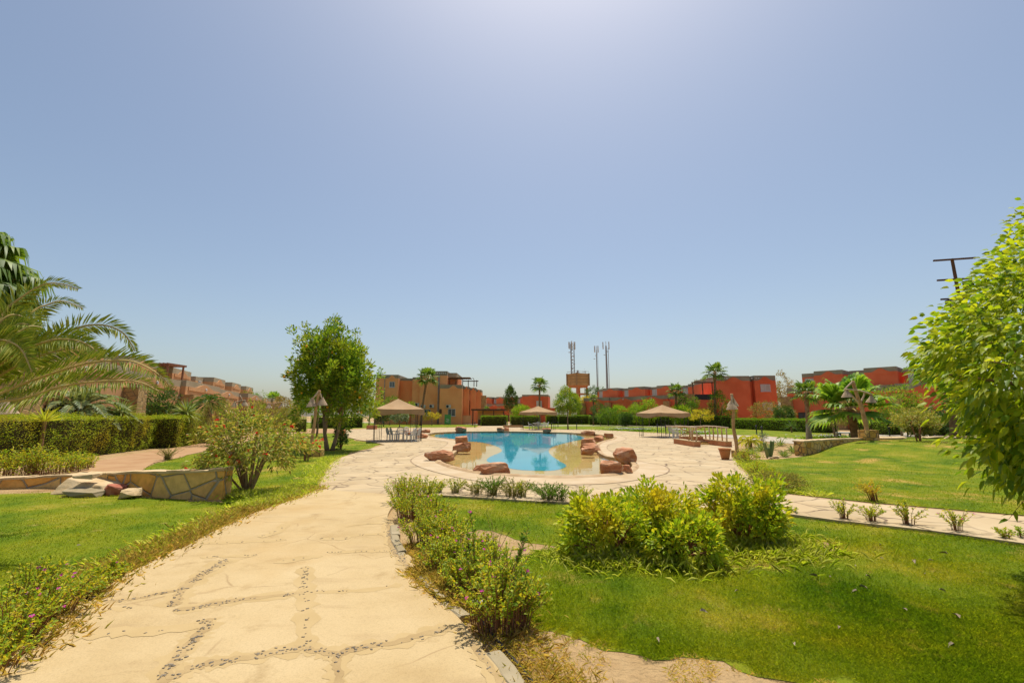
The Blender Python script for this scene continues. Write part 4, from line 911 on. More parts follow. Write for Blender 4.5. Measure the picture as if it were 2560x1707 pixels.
# ---------------------------------------------------------------- plants in their places
# --- left: date palm leaning in, fan palm behind
pc = A(-70, 985, 7.0); g = rng(21)
t = thing('date_palm', 'young date palm leaning in at the left edge with long arching feathery fronds', 'palm tree', (pc.x, pc.y, 0))
MB().tube([(0, 0, -.05), (0, 0, .7), (0, 0, 1.5), (0, 0, pc.z + .1)], [.34, .28, .27, .2], 12).build('trunk', MT['palmbark'], t, smooth=True)
fr = [[(-70,985,7.0),(0,914,7.0),(70,871,7.0),(140,849,7.0),(196,852,7.0),(233,871,7.0),(252,894,7.0)], [(-70,980,7.1),(60,890,7.4),(182,824,7.8),(252,812,8.0),(303,829,8.1),(328,860,8.2),(337,878,8.2)],
      [(-70,1000,6.9),(0,984,6.8),(84,950,6.7),(196,913,6.6),(281,901,6.5),(337,905,6.5),(393,933,6.4),(427,967,6.4)], [(-70,1005,6.9),(48,998,6.6),(140,970,6.4),(224,955,6.3),(337,953,6.2),(398,978,6.2)],
      [(-70,980,7.1),(0,798,7.6),(56,742,7.8),(112,711,7.9),(154,710,8.0),(196,723,8.0)], [(-70,985,7.1),(20,860,7.8),(79,782,8.2),(118,762,8.4),(157,753,8.5),(208,770,8.6)],
      [(-70,985,7.1),(-30,850,7.4),(20,790,7.6),(70,800,7.8),(100,850,7.9)], [(-70,990,7.0),(0,950,7.6),(60,925,8.2),(130,925,8.6),(190,960,8.9)], [(-70,985,7.0),(-40,880,6.8),(0,850,6.6),(50,870,6.5),(80,930,6.4)]]
for i in range(8):
    a = i * 2.4 + 1.2; e = 1.3 - i * .08; L_ = 2.5
    if -.9 < math.atan2(math.sin(a), math.cos(a)) < .9 and e < .9: continue
    q = [pc + Vector((math.cos(a) * L_ * s * math.cos(e), math.sin(a) * L_ * s * math.cos(e), L_ * (s * math.sin(e) - .5 * s ** 2.2))) for s in (0, .25, .5, .75, 1)]
    fr.append(q)
for f in fr:
    q = [(A(*p) if not isinstance(p, Vector) else p) - Vector((pc.x, pc.y, 0)) for p in f]
    lb = LB(); A_ = leaflets(lb, g, q, .36, .025, 118, .10, .12, .42, .10, R(-58 if q[-1].x > q[0].x else 58)); fo = lb.build('frond', MT['datepalm'], t)
    n = len(A_); MB().tube([tuple(p) for p in A_], [.022 * (1 - .8 * i / n) + .003 for i in range(n)], 5, cap=False).build('rib', MT['rachis'], fo)
p = A(-85, 680, 11.0)
fanpalm('tall fan palm at the far left edge with hanging leaf tips above the date palm', p.x, 11.0, 0, p.z, 1.6, 31, nl=34, r0=.22, m='palmdark', nseg=26, hang=.75, low=-.7)
# --- hedges at left
ha, hb = G(401, 1119), G(-260, 1205); dx = (ha[0] - hb[0], ha[1] - hb[1]); ln = math.hypot(*dx); nx_, ny_ = -dx[1] / ln * .75, dx[0] / ln * .75
hedge('clipped_hedge', 'long clipped yellow-green hedge at left behind the low stone wall and weedy plants', (hb[0] + nx_, hb[1] + ny_), (ha[0] + nx_, ha[1] + ny_), 1.5, 1.68, 'hedge', 41, .052, .028, 620, wave=.16)
hedge('clipped_hedge', 'second clipped hedge past the gap, behind the red-flowered shrub', (-18.75, 25.0), (-21.0, 31.5), 1.3, 1.7, 'hedge', 42, .06, .032, 480, wave=.10)
p = A(395, 1035, 29); hedge('clipped_hedge', 'bright green upper hedge in front of the stone pillars on the left terrace', (p.x - 7, 27), (p.x - 1.6, 32), 1.6, 2.55, 'farhedge', 43, .08, .04, 260)
p = A(60, 1030, 20); hedge('clipped_hedge', 'bright green hedge with yellow flowers behind the wicker lamp shade at the left edge', (p.x - 5, 18.5), (p.x + .6, 22), 1.4, 2.35, 'farhedge', 44, .07, .035, 300)
# --- palms and yuccas behind the left hedge
p = A(195, 1035, 21.5); featherpalm('cycad_palm', 'large blue-grey feathery palm clump behind the left hedge', p.x, 21.5, 0, 1.95, 2.4, 51, 'bluepalm', 42, .3, .36, .04, 46, .0, top=1.4, bend=.55)
p = A(130, 1035, 23.5); featherpalm('cycad_palm', 'smaller dusty feathery palm left of the blue-grey clump', p.x, 23.5, 0, 1.9, 2.1, 56, 'bluepalm', 30, .25, .34, .035, 40, .1, top=1.35, bend=.5)
p = A(303, 1035, 22.5); rosette('yucca', 'spiky yucca beside the blue-grey feathery palm', p.x, 22.5, 0, 1.0, 52, 'agave', 70, .075, 'yucca', None, -.5, 1.4, 1.85)
p = A(466, 1040, 27); rosette('yucca', 'round spiky yucca above the hedge near the stone pillar', p.x, 27, 0, 1.05, 53, 'agave', 80, .075, 'yucca', None, -.6, 1.4, 1.9)
p = A(113, 1045, 17); rosette('yucca', 'pale yellow-green spiky plant peeping over the long left hedge', p.x, 17, 0, .75, 54, 'yellowpalm', 34, .05, 'yucca', None, .1, 1.4, 1.5)
p = A(400, 1020, 30); bushmass('garden_shrub', 'dark glossy shrub between two stone pillars of the left terrace', p.x, 30, 0, (1.1, 1.0, 1.1), 2.2, 'darkleaf', 55, .16, .06, 90, 26, .25)
p = A(523, 1010, 30); featherpalm('cycad_palm', 'dark drooping palm in front of the far left terrace', p.x, 30, 0, 2.6, 1.3, 57, 'darkleaf', 24, .2, .3, .04, 30, -.5)
p = A(548, 1030, 27); bushmass('garden_shrub', 'feathery olive mound of foliage beyond the second left hedge', p.x, 27, 0, (1.25, 1.1, 1.35), 1.3, 'olive', 58, .1, .02, 140, 40, .25, low=-.9)
for i, (px, py, Y, hh, rr, m_, lab) in enumerate(((628, 985, 70, 5.2, 1.9, 'greenleaf', 'round green tree far beyond the end of the left terrace'), (600, 1000, 60, 3.7, 2.3, 'brightleaf', 'low spreading tree behind the twin-shade lamp at left'), (642, 1010, 58, 3.4, 1.8, 'olive', 'dusty olive tree behind the far T-shaped lamp'), (722, 1000, 52, 3.8, 1.5, 'russet', 'brownish thin-leaved tree left of the big tree'))):
    p = A(px, 1040, Y); tree('garden_tree', lab, p.x, Y, 0, hh, (rr, rr, hh * .42), hh * .58, m_, 60 + i, .22, .09, 90, 26, .4, r0=.09, low=-.9)
p = A(684, 990, 85); fanpalm('distant fan palm above the T-shaped lamp on the left', p.x, 85, 0, 4.9, 1.9, 65, 20, nseg=12)
p = A(661, 997, 105); fanpalm('tiny distant fan palm just left of the T-shaped lamp', p.x, 105, 0, 4.8, 1.5, 66, 16, nseg=10)
p = A(700, 1040, 46); hedge('clipped_hedge', 'dark clipped hedge behind the far T-shaped lamp', (A(600, 1040, 52).x, 52), (A(760, 1040, 50).x, 50), 1.6, 1.55, 'farhedge', 67, .10, .05, 140)
hedge('clipped_hedge', 'clipped hedge behind the big tree trunks', (A(765, 1040, 64).x, 66), (A(905, 1040, 70).x, 70), 2.0, 1.7, 'farhedge', 68, .12, .06, 110)
p = G(712, 1088); tree('garden_tree', 'bushy russet-green shrub tree left of the rustic lamp post', p[0], p[1], 0, 2.6, (1.25, 1.1, 1.15), 1.45, 'olive', 69, .14, .05, 110, 26, .22, r0=.05, low=-.9, trunks=2)
p = G(726, 1071); tree('garden_tree', 'little round green tree on the far lawn left of the big trunks', p[0], p[1], 0, 3.0, (1.3, 1.2, .9), 1.9, 'greenleaf', 70, .16, .06, 70, 22, .25, r0=.06)
# --- the red-flowered shrub
p = G(620, 1231); bushmass('flowering_shrub', 'wide multi-stemmed shrub dotted with red flowers beside the path', p[0], p[1], 0, (1.02, .95, .72), 1.1, 'jat', 75, .105, .038, 230, 20, .15, 26, .45, low=-.75, rs=.02, flowers='redflower', nfl=44, fl=.06, droop=.3, stemm='bark', freq=3.2)
p = G(762, 1152); shrub('flowering_shrub', 'small sparse red-flowered bush at the lamp post foot', p[0], p[1], 0, 1.0, .55, 'jat', 76, .12, .045, 16, 18, flowers='redflower', nfl=7, fl=.07)
# --- the big tree and trees round it
p = G(822, 1126)
tree('orange_tree', 'big leafy tree with orange fruit and forked trunks beside the deck', p[0], p[1], 0, 6.0, (1.85, 1.8, 2.15), 3.75, 'tree', 80, .19, .075, 640, 36, .27, 3, .10, .55, low=-.85, fruit=46, spread=.6, freq=4.2, inner=.35, up=.75)
p = G(792, 1092); tree('orange_tree', 'second slimmer tree behind the big one, its thin trunk by the lamp', p[0], p[1], 0, 4.6, (1.5, 1.4, 1.5), 2.9, 'tree', 81, .17, .065, 160, 28, .32, 1, .09)
p = G(846, 1124); bushmass('garden_shrub', 'dark narrow suckers of foliage against the big trunks', p[0], p[1] + .3, 0, (.32, .32, .75), .8, 'darkleaf', 82, .12, .05, 50, 22, .14, low=-.9)
p = G(922, 1066); tree('garden_tree', 'bright round tree growing from a brick planter behind the left gazebo', p[0], p[1], 0, 4.9, (2.0, 1.7, 1.4), 3.1, 'brightleaf', 83, .2, .08, 150, 28, .35, 1, .10, low=-.9)
for i, (px, Y, hh, rr, m_, lab) in enumerate(((975, 88, 5.6, 2.0, 'greenleaf', 'tree in shade before the left wing of the ochre block'), (1018, 90, 4.8, 1.6, 'brightleaf', 'shrubby tree left of the fan palm by the ochre block'), (960, 76, 2.6, 1.5, 'darkleaf', 'dark bush under the left gazebo roof line'), (1000, 74, 2.8, 1.3, 'bluepalm', 'grey-green bush seen through the left gazebo'))):
    p = A(px, 1040, Y); tree('garden_tree', lab, p.x, Y, 0, hh, (rr, rr, hh * .36), hh * .62, m_, 84 + i, .25, .1, 80, 24, .4, r0=.08)
p = A(1080, 1060, 84); tree('garden_tree', 'small yellow-green tree below the air conditioners of the ochre block', p.x, 84, 0, 2.5, (1.5, 1.2, .8), 1.6, 'yellowleaf', 89, .18, .07, 60, 22, .25, r0=.06)
# --- palms across the middle
fp = 'fan palms standing around the far lawns'
for i, (px, pyc, pyb, Y, rr, wh, r0, lab) in enumerate(((1068, 943, 1060, 88, 2.7, .0, .22, 'fan palm in front of the ochre block'), (1349, 962, 1058, 95, 2.4, .0, .2, 'fan palm rising behind the middle gazebo'),
        (1690, 977, 1066, 72, 1.75, .3, .17, 'shorter fan palm right of the right gazebo roof'), (1787, 930, 1066.5, 70, 2.15, .3, .2, 'tallest fan palm left of the red tower block'), (2016, 980, 1098, 33, 1.25, .42, .15, 'slim fan palm with a whitewashed foot at the stone wall'),
        (1483.6, 996, 1060.5, 88, 1.1, .0, .13, 'small fan palm before the yellow tree and red terrace'), (1216, 1022, 1050, 98, .9, .0, .12, 'tiny fan palm beside the timber pool bar'))):
    c = A(px, pyc, Y); b_ = A({0: 1052, 2: 1690, 3: 1790, 4: 2023}.get(i, px), pyb, Y)
    fanpalm(lab, b_.x, Y, 0, c.z, rr, 100 + i, 17, r0, wh, 'palmdark', group=fp, lean=(c.x - b_.x, 0), nseg=14, hang=.4, low=-.6, s2=.5)
Yb = 27.0; b_ = A(2140, 1094, Yb); c = A(2124, 1016, Yb)
fanpalm('stout fan palm with a wide low crown behind the curved stone wall', b_.x, Yb, .0, c.z, 2.45, 110, 20, .24, 0, lean=(c.x - b_.x, 0), nseg=24, low=-.45, hang=.3)
p = A(2360, 915, 30); fanpalm('dark palm crown half hidden behind the glossy right tree', p.x, 30, 0, p.z, 2.2, 111, 26, .2, nseg=16)
# --- trees across the middle
p = G(1420, 1073); tree('garden_tree', 'round lollipop tree on a thin trunk left of the water tower', p[0], p[1], 0, 5.3, (1.85, 1.6, 1.72), 3.45, 'tree', 120, .2, .075, 230, 30, .36, 1, .085, .3, low=-.95, up=.7)
p = A(1277, 1040, 112); tree('conifer', 'pointed dark cypress-like tree left of the middle palm', p.x, 112, 0, 9.6, (1.6, 1.6, 3.6), 5.9, 'darkleaf', 121, .35, .13, 150, 26, .5, low=-1, up=1.0, tip=lambda g, C, O: (np.column_stack([C[:, 0] * (1.35 - .9 * np.clip((C[:, 2] - 2.4) / 7, 0, 1)), C[:, 1] * (1.35 - .9 * np.clip((C[:, 2] - 2.4) / 7, 0, 1)), C[:, 2]]), O))
p = A(1308, 1040, 84); bushmass('garden_shrub', 'large round yellow-green bush left of the middle gazebo', p.x, 84, 0, (2.0, 1.6, 1.75), 2.0, 'brightleaf', 122, .24, .1, 120, 28, .4, low=-.9)
mids = [(1520, 82, 3.2, 1.8, 'greenleaf', 'low round tree left of the red terrace stone pier'), (1545, 84, 3.8, 1.7, 'brightleaf', 'pale-topped tree in front of the red terrace'), (1590, 80, 3.9, 1.9, 'brightleaf', 'bushy tree left of the right gazebo roof'), (1622, 79, 4.8, 1.7, 'brightleaf', 'bright tree just over the right gazebo roof'), (1500, 85, 4.2, 1.9, 'darkleaf', 'dark tree right of the small fan palm'),
        (1720, 72, 5.2, 2.0, 'greenleaf', 'full green tree right of the right gazebo'), (1700, 70, 3.6, 1.4, 'brightleaf', 'pale bush beside the shorter fan palm trunk'), (1802, 70, 5.6, 2.1, 'greenleaf', 'dense tree in front of the red tower block corner'), (1566, 78, 2.3, 1.2, 'darkleaf', 'dark rounded bush at the foot of the red terrace'),
        (1925, 62, 3.9, 2.6, 'russet', 'spreading russet tree below the windows of the red tower block'), (1962, 58, 3.1, 1.2, 'darkleaf', 'dark bush right of the russet spreading tree'), (2248, 40, 4.5, 1.8, 'tree', 'dense dark-green tree against the right red terrace'), (2288, 36, 2.3, .9, 'olive', 'pale shrub at the foot of the tapering stone pier'), (2372, 40, 2.6, 1.7, 'darkleaf', 'dark bush below the wall of the right red terrace'),
        (1453, 108, 5.0, 1.6, 'greenleaf', 'tree between the lollipop tree and the red terrace pier')]
for i, (px, Y, hh, rr, m_, lab) in enumerate(mids):
    p = A(px, 1040, Y); tree('garden_tree', lab, p.x, Y, 0, hh, (rr, rr * .9, hh * .42), hh * .56, m_, 130 + i, .22, .09, 110, 26, .36, r0=.08, low=-.95)
p = A(1490, 1040, 118); tree('garden_tree', 'yellow-flowering tree behind the small fan palm', p.x, 118, 0, 7.4, (3.6, 2, 1.6), 5.4, 'yellowleaf', 150, .35, .14, 100, 24, .5)
p = A(1490, 1040, 135); tree('garden_tree', 'dark far tree at the foot of the slim antenna pole', p.x, 135, 0, 10.5, (3.2, 2, 2.4), 8.0, 'darkleaf', 151, .4, .16, 90, 24, .6)
p = A(1962, 1040, 88); tree('garden_tree', 'tall open russet tree between the red tower block and the right terrace', p.x, 88, 0, 9.5, (2.6, 2.2, 3.2), 6.0, 'russet', 152, .3, .12, 110, 22, .42, lump=.45, inner=.3)
p = A(1780, 1040, 100); tree('garden_tree', 'olive treetop behind the roof next to the tallest fan palm', p.x, 104, 0, 10.2, (2.6, 2.2, 1.6), 8.6, 'olive', 153, .3, .12, 70, 22, .42)
# --- hedges on the far side
fh = 'clipped hedges along the far road'
for i, (xa, ya, xb, yb, h_, lab) in enumerate(((1203, 82, 1268, 82, 1.75, 'dark-sided clipped hedge in front of the timber bar'), (1276, 82, 1348, 82, 1.75, 'clipped hedge left of the middle gazebo'), (1365, 100, 1398, 100, 1.9, 'short clipped hedge right of the middle gazebo'),
        (1396, 98, 1475, 97, 1.9, 'clipped hedge behind the lollipop tree trunk'), (1478, 94, 1690, 78, 1.75, 'long hedge behind the right gazebo'), (1692, 76, 1836, 66, 1.7, 'clipped hedge left of the shorter lamp post'), (1840, 64, 2075, 47, 1.35, 'long bright-topped hedge below the red tower block'), (2140, 46, 2236, 42, 1.25, 'hedge behind the curved stone wall lamp'), (2315, 43, 2470, 38, 1.2, 'hedge behind the russet little tree at right'))):
    hedge('clipped_hedge', lab, (A(xa, 1040, ya).x, ya), (A(xb, 1040, yb).x, yb), 1.6, h_, 'farhedge', 160 + i, .12, .06, 130, group=fh)
# --- small flat-topped trees by the wall and on the mound
p = A(2089, 1094, 34); tree('garden_tree', 'little flat-topped pale tree beside the stout palm', p.x, 34, 0, 2.2, (1.25, 1.1, .55), 1.5, 'olive', 180, .13, .05, 90, 22, .16, trunks=3, r0=.04, lump=.2)
x_, y_ = A(2298, 1103, 21.5).xy; z_ = float(hz(x_, y_)); tree('garden_tree', 'little open tree with reddish leaves on top of the lawn mound', x_, y_, z_, 1.45, (1.05, .95, .5), .95, 'jat', 181, .10, .04, 120, 20, .13, trunks=3, r0=.03, lump=.35, low=-.5, bark='stem')
p = G(1842, 1068); tree('garden_tree', 'small yellowish bush tree in front of the hedge by the footbridge', A(1752, 1064, 62).x, 62, 0, 2.7, (1.7, 1.4, .9), 1.75, 'yellowleaf', 182, .16, .06, 80, 22, .22, r0=.06)
p = A(1938, 1068, 52); rosette('yucca', 'dark spiky plant against the long bright-topped hedge', p.x, 49, 0, 1.1, 183, 'darkleaf', 40, .06, 'yucca', None, -.4, 1.4, .6)
# --- cactus bed
def bed(px, py): return G(px, py)
ag = 'agaves in the gravel bed'
for i, (px, py, h_, n_, lab) in enumerate(((1902, 1128, .62, 34, 'grey-green agave behind the tall cactus'), (1926, 1124, .6, 34, 'agave right behind the cactus clump'), (1951, 1115, .6, 32, 'agave near the pale path edge'), (1961, 1142, .42, 30, 'small front agave in the sand'), (1985, 1133, .55, 34, 'agave between the small one and the wall'), (2008, 1136, .55, 32, 'agave against the end of the stone wall'), (1880, 1136, .45, 26, 'dull agave left of the cactus'))):
    x_, y_ = bed(px, py); rosette('agave', lab, x_, y_, 0, h_, 190 + i, 'agave', n_, .055, 'agave', ag, .15, 1.4)
x_, y_ = bed(1922, 1144); t = thing('column_cactus', 'clump of upright green cactus columns in the gravel bed', 'cactus', (x_, y_, 0)); gg = random.Random(5)
b = MB()
for k in range(9):
    a = gg.uniform(0, 6.28); q = gg.uniform(.03, .22); hh = gg.uniform(.35, .72); dx_, dy_ = math.cos(a) * q, math.sin(a) * q * .7
    b.tube([(dx_ * .5, dy_ * .5, -.02), (dx_, dy_, hh * .5), (dx_ * 1.35, dy_ * 1.3, hh * .94), (dx_ * 1.38, dy_ * 1.32, hh)], [.042, .05, .045, .012], 8)
b.build('columns', MT['cactus'], t)
x_, y_ = bed(1876, 1124); featherpalm('cycad_palm', 'small yellow-green feathery palm on a short trunk in the gravel bed', x_, y_, 0, .42, .72, 198, 'yellowpalm', 22, .09, .2, .022, 26, .0)
x_, y_ = bed(1905, 1112); shrub('column_cactus', 'dark twiggy spiky plant behind the cactus columns', x_, y_, 0, .75, .4, 'bluepalm', 199, .2, .03, 18, 10, cat='cactus')
# --- near shrubs on the right lawn
p = G(1545, 1378); ys_ = 'yellow-green shrubs on the near lawn'
bushmass('garden_shrub', 'broad yellow-green shrub, leftmost of the lawn clump', *G(1520, 1385), 0, (.56, .48, .32), .34, 'duranta', 210, .078, .036, 149, 22, .10, 30, .62, freq=3.3, pw=.82, group=ys_, low=-.6, rs=.012, inner=.4)
bushmass('garden_shrub', 'tall yellow-green shrub in the middle of the lawn clump', *G(1625, 1368), 0, (.52, .48, .31), .39, 'duranta', 211, .078, .036, 155, 22, .10, 30, .62, freq=3.3, pw=.82, group=ys_, low=-.6, rs=.012, inner=.4)
bushmass('garden_shrub', 'low yellowing shrub in front of the lawn clump', *G(1702, 1402), 0, (.44, .4, .23), .24, 'duranta', 212, .078, .036, 103, 22, .10, 30, .62, freq=3.3, pw=.82, group=ys_, low=-.5, rs=.011, inner=.4)
bushmass('garden_shrub', 'round dense shrub standing right of the lawn clump', *G(1868, 1362), 0, (.48, .46, .33), .42, 'duranta', 213, .080, .037, 190, 22, .10, 30, .58, freq=3.3, pw=.82, group=ys_, low=-.55, rs=.012, inner=.4)
# --- the glossy tree leaning in at the right edge
g = rng(220); tx, ty = 6.02, 4.35
t = thing('weeping_fig', 'big glossy yellow-green leafy tree filling the right edge', 'tree', (tx, ty, 0))
C, O = crownpts(g, 820, (0, 0, 2.45), (1.66, 1.6, 1.95), .20, 2.6, .62, 220, -.95)
C[:, 0] += .55 * (C[:, 2] - 2.35).clip(0, 1.1) + .2 * (C[:, 2] - 3.45).clip(0, 2); C[:, 2] = np.where(C[:, 2] < 1.0, 1.0 + (C[:, 2] - 1.0) * .3, C[:, 2])
b = MB(); b.tube([(.35, 0, -.05), (.3, 0, .7), (.2, 0, 1.4)], [.13, .10, .09], 9)
for i in g.choice(len(C), 26, replace=False): b.tube([(.2, 0, 1.35), Vector(C[i]) * .5 + Vector((.1, 0, .9)), C[i]], [.05, .028, .008], 5)
lb = LB().add(tufts(g, C, O, 42, .26, .088, .05, up=.05, wild=.75, droop=.45, fold=.16, big=True))
# long shoots that break the outline
V_, D_ = [], []; sh = b
for i in range(46):
    k = g.integers(len(C)); o = unit((O[k] * .8 + np.array([-.35, 0, .35]) + g.normal(size=3) * .25)[None])[0]; l = g.uniform(.25, .55); p0 = C[k]
    pts = [p0 + o * l * s + np.array([0, 0, -.16 * l * s * s]) for s in np.linspace(0, 1, 6)]; sh.tube(pts, [.006, .005, .004, .004, .003, .002], 4, cap=False)
    for s in np.linspace(.2, 1, 9):
        V_.append(p0 + o * l * s + np.array([0, 0, -.16 * l * s * s])); D_.append(o * .6 + g.normal(size=3) * .5 + np.array([0, 0, -.15]))
lb.add(leaves(g, np.array(V_), np.array(D_), .09, .044, fold=.16, droop=.4, big=True)); lb.build('crown', MT['ficus'], t); sh.build('trunk', MT['bark'], t, smooth=True)

# --- border of periwinkles along the path's right edge, single plants
pw = 'periwinkle plants along the path edge'
per = [(1010, 1262, .62, .36, 34, 'tall green periwinkle at the far end of the path border', 2), (1060, 1255, .55, .34, 34, 'leafy dark-tipped periwinkle beside the deck corner', 2), (1030, 1300, .52, .36, 40, 'yellowing periwinkle, second in the path border', 3), (1085, 1315, .50, .34, 36, 'bushy periwinkle by the bare soil', 3),
       (1065, 1362, .46, .32, 38, 'reddish-stemmed periwinkle leaning over the kerb', 4), (1120, 1380, .48, .30, 36, 'full periwinkle with pink flowers over the kerb stones', 6), (1110, 1432, .42, .28, 34, 'low yellow-green periwinkle beside the broken kerb', 4), (1180, 1430, .46, .28, 40, 'periwinkle with several pink flowers in the border middle', 8),
       (1170, 1490, .40, .26, 34, 'yellow-leaved periwinkle behind the dry grass', 4), (1240, 1480, .48, .30, 38, 'periwinkle with tall stems toward the lawn', 6), (1252, 1572, .52, .34, 60, 'nearest big periwinkle with a dense base of red stems', 9)]
for i, (px, py, h_, r_, ns, lab, nf_) in enumerate(per):
    x_, y_ = G(px, py); shrub('periwinkle', lab, x_, y_, 0, h_, r_ * 1.25, 'peri', 230 + i, .040, .019, int(ns * 2.2), 24, 'stem', cat='flowering plant', group=pw, flowers='pink', nfl=nf_, fl=.016, bare=.30, rs=.0035, curve=.62, foot=.5)
x_, y_ = G(1238, 1470); shrub('tall_weed', 'tall dry branching weed with pale seed heads above the periwinkles', x_, y_, 0, .95, .28, 'olive', 250, .03, .008, 7, 8, 'greenstem', cat='weed', bare=.7, rs=.003, curve=.15)
for px, py, h_, ln_, lab, sd in ((1190, 1500, .78, -.08, 'single tall leafy shoot standing above the path border', 251), (1262, 1560, .84, .22, 'tall leafy shoot leaning toward the lawn from the nearest periwinkle', 252)):
    x_, y_ = G(px, py); shrub('periwinkle', lab, x_, y_, 0, h_, .04, 'greenleaf', sd, .045, .02, 4, 26, 'stem', (ln_, 0), cat='flowering plant', group=pw, flowers='pink', nfl=1, fl=.02, bare=.6, rs=.004, curve=.3)
# plants along the deck edge
de = 'plants along the deck edge'
for i, (px, py, h_, r_, ns, m_, lab) in enumerate(((1097, 1236, .42, .18, 14, 'peri', 'thin reddish plant at the left end of the deck edge'), (1137, 1238, .50, .22, 18, 'peri', 'upright sparse plant on the deck edge before the rim'), (1190, 1240, .48, .26, 22, 'olive', 'brown-stemmed plant before the red boulder'), (1232, 1244, .58, .32, 34, 'greenleaf', 'bushy green plant on the deck edge'),
        (1282, 1247, .55, .30, 32, 'olive', 'pale leafy plant right of the bushy one on the deck edge'), (1306, 1248, .5, .2, 14, 'peri', 'thin tall stems at the end of the leafy group'), (1373, 1254, .5, .34, 40, 'greenleaf', 'dark green rounded plant on the deck edge alone'), (1400, 1257, .42, .24, 20, 'greenleaf', 'low green plant trailing right of the rounded one'), (1458, 1260, .45, .18, 12, 'peri', 'spindly plant left of the lawn shrubs'),
        (1985, 1287, .18, .1, 8, 'peri', 'tiny two-leaved sprig on the right path edge'))):
    x_, y_ = G(px, py); shrub('border_plant', lab, x_, y_, 0, h_ * .82, r_ * (1.3 if ns < 20 else 1.55), m_, 255 + i, .045, .018, int(ns * 1.5), 18, 'greenstem', cat='garden plant', group=de, bare=.3, rs=.004)
# plants along the right-hand path
rp = 'bushes along the right path'
for i, (px, py, h_, r_, ns, m_, lab, nf_) in enumerate(((2112, 1304, .36, .2, 22, 'peri', 'first small bush along the right path, densely leafed', 1), (2178, 1309, .34, .24, 24, 'peri', 'second low spreading bush along the right path', 0), (2272, 1318, .42, .26, 26, 'peri', 'largest open bush along the right path', 0), (2394, 1335, .40, .22, 20, 'peri', 'bush with pink flowers nearest the right edge path', 5),
        (2520, 1354, .2, .14, 12, 'peri', 'low yellow-green plant at the right end of the path', 0), (2556, 1352, .22, .1, 8, 'brightleaf', 'small sprig at the very right of the path', 0), (2185, 1253, .46, .3, 40, 'yellowleaf', 'red-stemmed yellow bush on the upper side of the right path', 3))):
    x_, y_ = G(px, py); shrub('border_plant', lab, x_, y_, float(hz(x_, y_)), h_, r_, m_, 270 + i, .04, .018, ns, 18, 'stem', cat='flowering plant', group=rp, flowers='pink', nfl=nf_, fl=.018, bare=.35, rs=.004, lean=((-.25, 0) if i == 6 else (0, 0)))
x_, y_ = G(1968, 1232); bushmass('garden_shrub', 'grey-green sprawling shrub where the right path leaves the deck', x_, y_ + .3, 0, (.62, .4, .22), .2, 'olive', 280, .05, .02, 110, 22, .09, low=-.3)
for i, (px, py, r_, lab) in enumerate(((1858, 1160, .42, 'yellow-green grassy bush by the lamp plinth'), (1880, 1188, .34, 'yellow weedy bush on the deck\'s right rim'), (1905, 1212, .3, 'low weedy tuft near the path corner'))):
    x_, y_ = G(px, py); bushmass('garden_shrub', lab, x_ + .15, y_, 0, (r_, r_, r_ * .7), r_ * .55, 'peri', 282 + i, .05, .014, 60, 24, .1, low=-.5)
# plants at left: bottom-left border and in front of the hedge
lp = 'periwinkle plants along the left path edge'
for i, (px, py, h_, r_, ns, lab, nf_) in enumerate(((20, 1620, .50, .30, 40, 'big nearest periwinkle at the bottom-left corner', 3), (-40, 1700, .36, .26, 30, 'periwinkle cut by the bottom-left frame corner', 2), (110, 1560, .46, .28, 36, 'leaning periwinkle with bright pink flowers at left', 6), (70, 1500, .42, .24, 26, 'periwinkle behind the pink-flowered one at left', 3),
        (190, 1500, .28, .24, 30, 'low yellow-leaved periwinkle in the left border', 2), (260, 1460, .24, .2, 24, 'small periwinkle among dry grass on the left border', 1))):
    x_, y_ = G(px, py); shrub('periwinkle', lab, x_, y_, 0, h_, r_, 'peri', 290 + i, .036, .017, int(ns * 1.3), 22, 'stem', (.22, 0), cat='flowering plant', group=lp, flowers='pink', nfl=nf_, fl=.017, bare=.42, rs=.0034, foot=.5, curve=.6)
wg = 'weedy plants at the foot of the left hedge'
for i, (px, py, h_, r_, lab) in enumerate(((20, 1195, .8, .6, 'weedy plant at the far left below the hedge'), (75, 1190, .95, .55, 'brown-stemmed weedy plant below the hedge'), (125, 1185, .7, .6, 'bright leafy weed in front of the hedge'), (175, 1178, .62, .5, 'green weedy plant near the dirt path'), (205, 1170, .5, .4, 'last weedy plant beside the dirt path'), (-40, 1200, .8, .6, 'weedy plant leaving the frame at left'))):
    x_, y_ = G(px, py); shrub('weed', lab, x_, y_, 0, h_, r_ * 1.2, 'peri', 300 + i, .07, .03, 70, 16, 'stem', cat='weed', group=wg, bare=.15, rs=.005, foot=.8, curve=.7)
x_, y_ = G(419, 1150); shrub('weed', 'pale dry little bush on the edge of the dirt path', x_, y_, 0, .55, .5, 'olive', 308, .06, .015, 44, 14, 'greenstem', cat='weed', bare=.25)
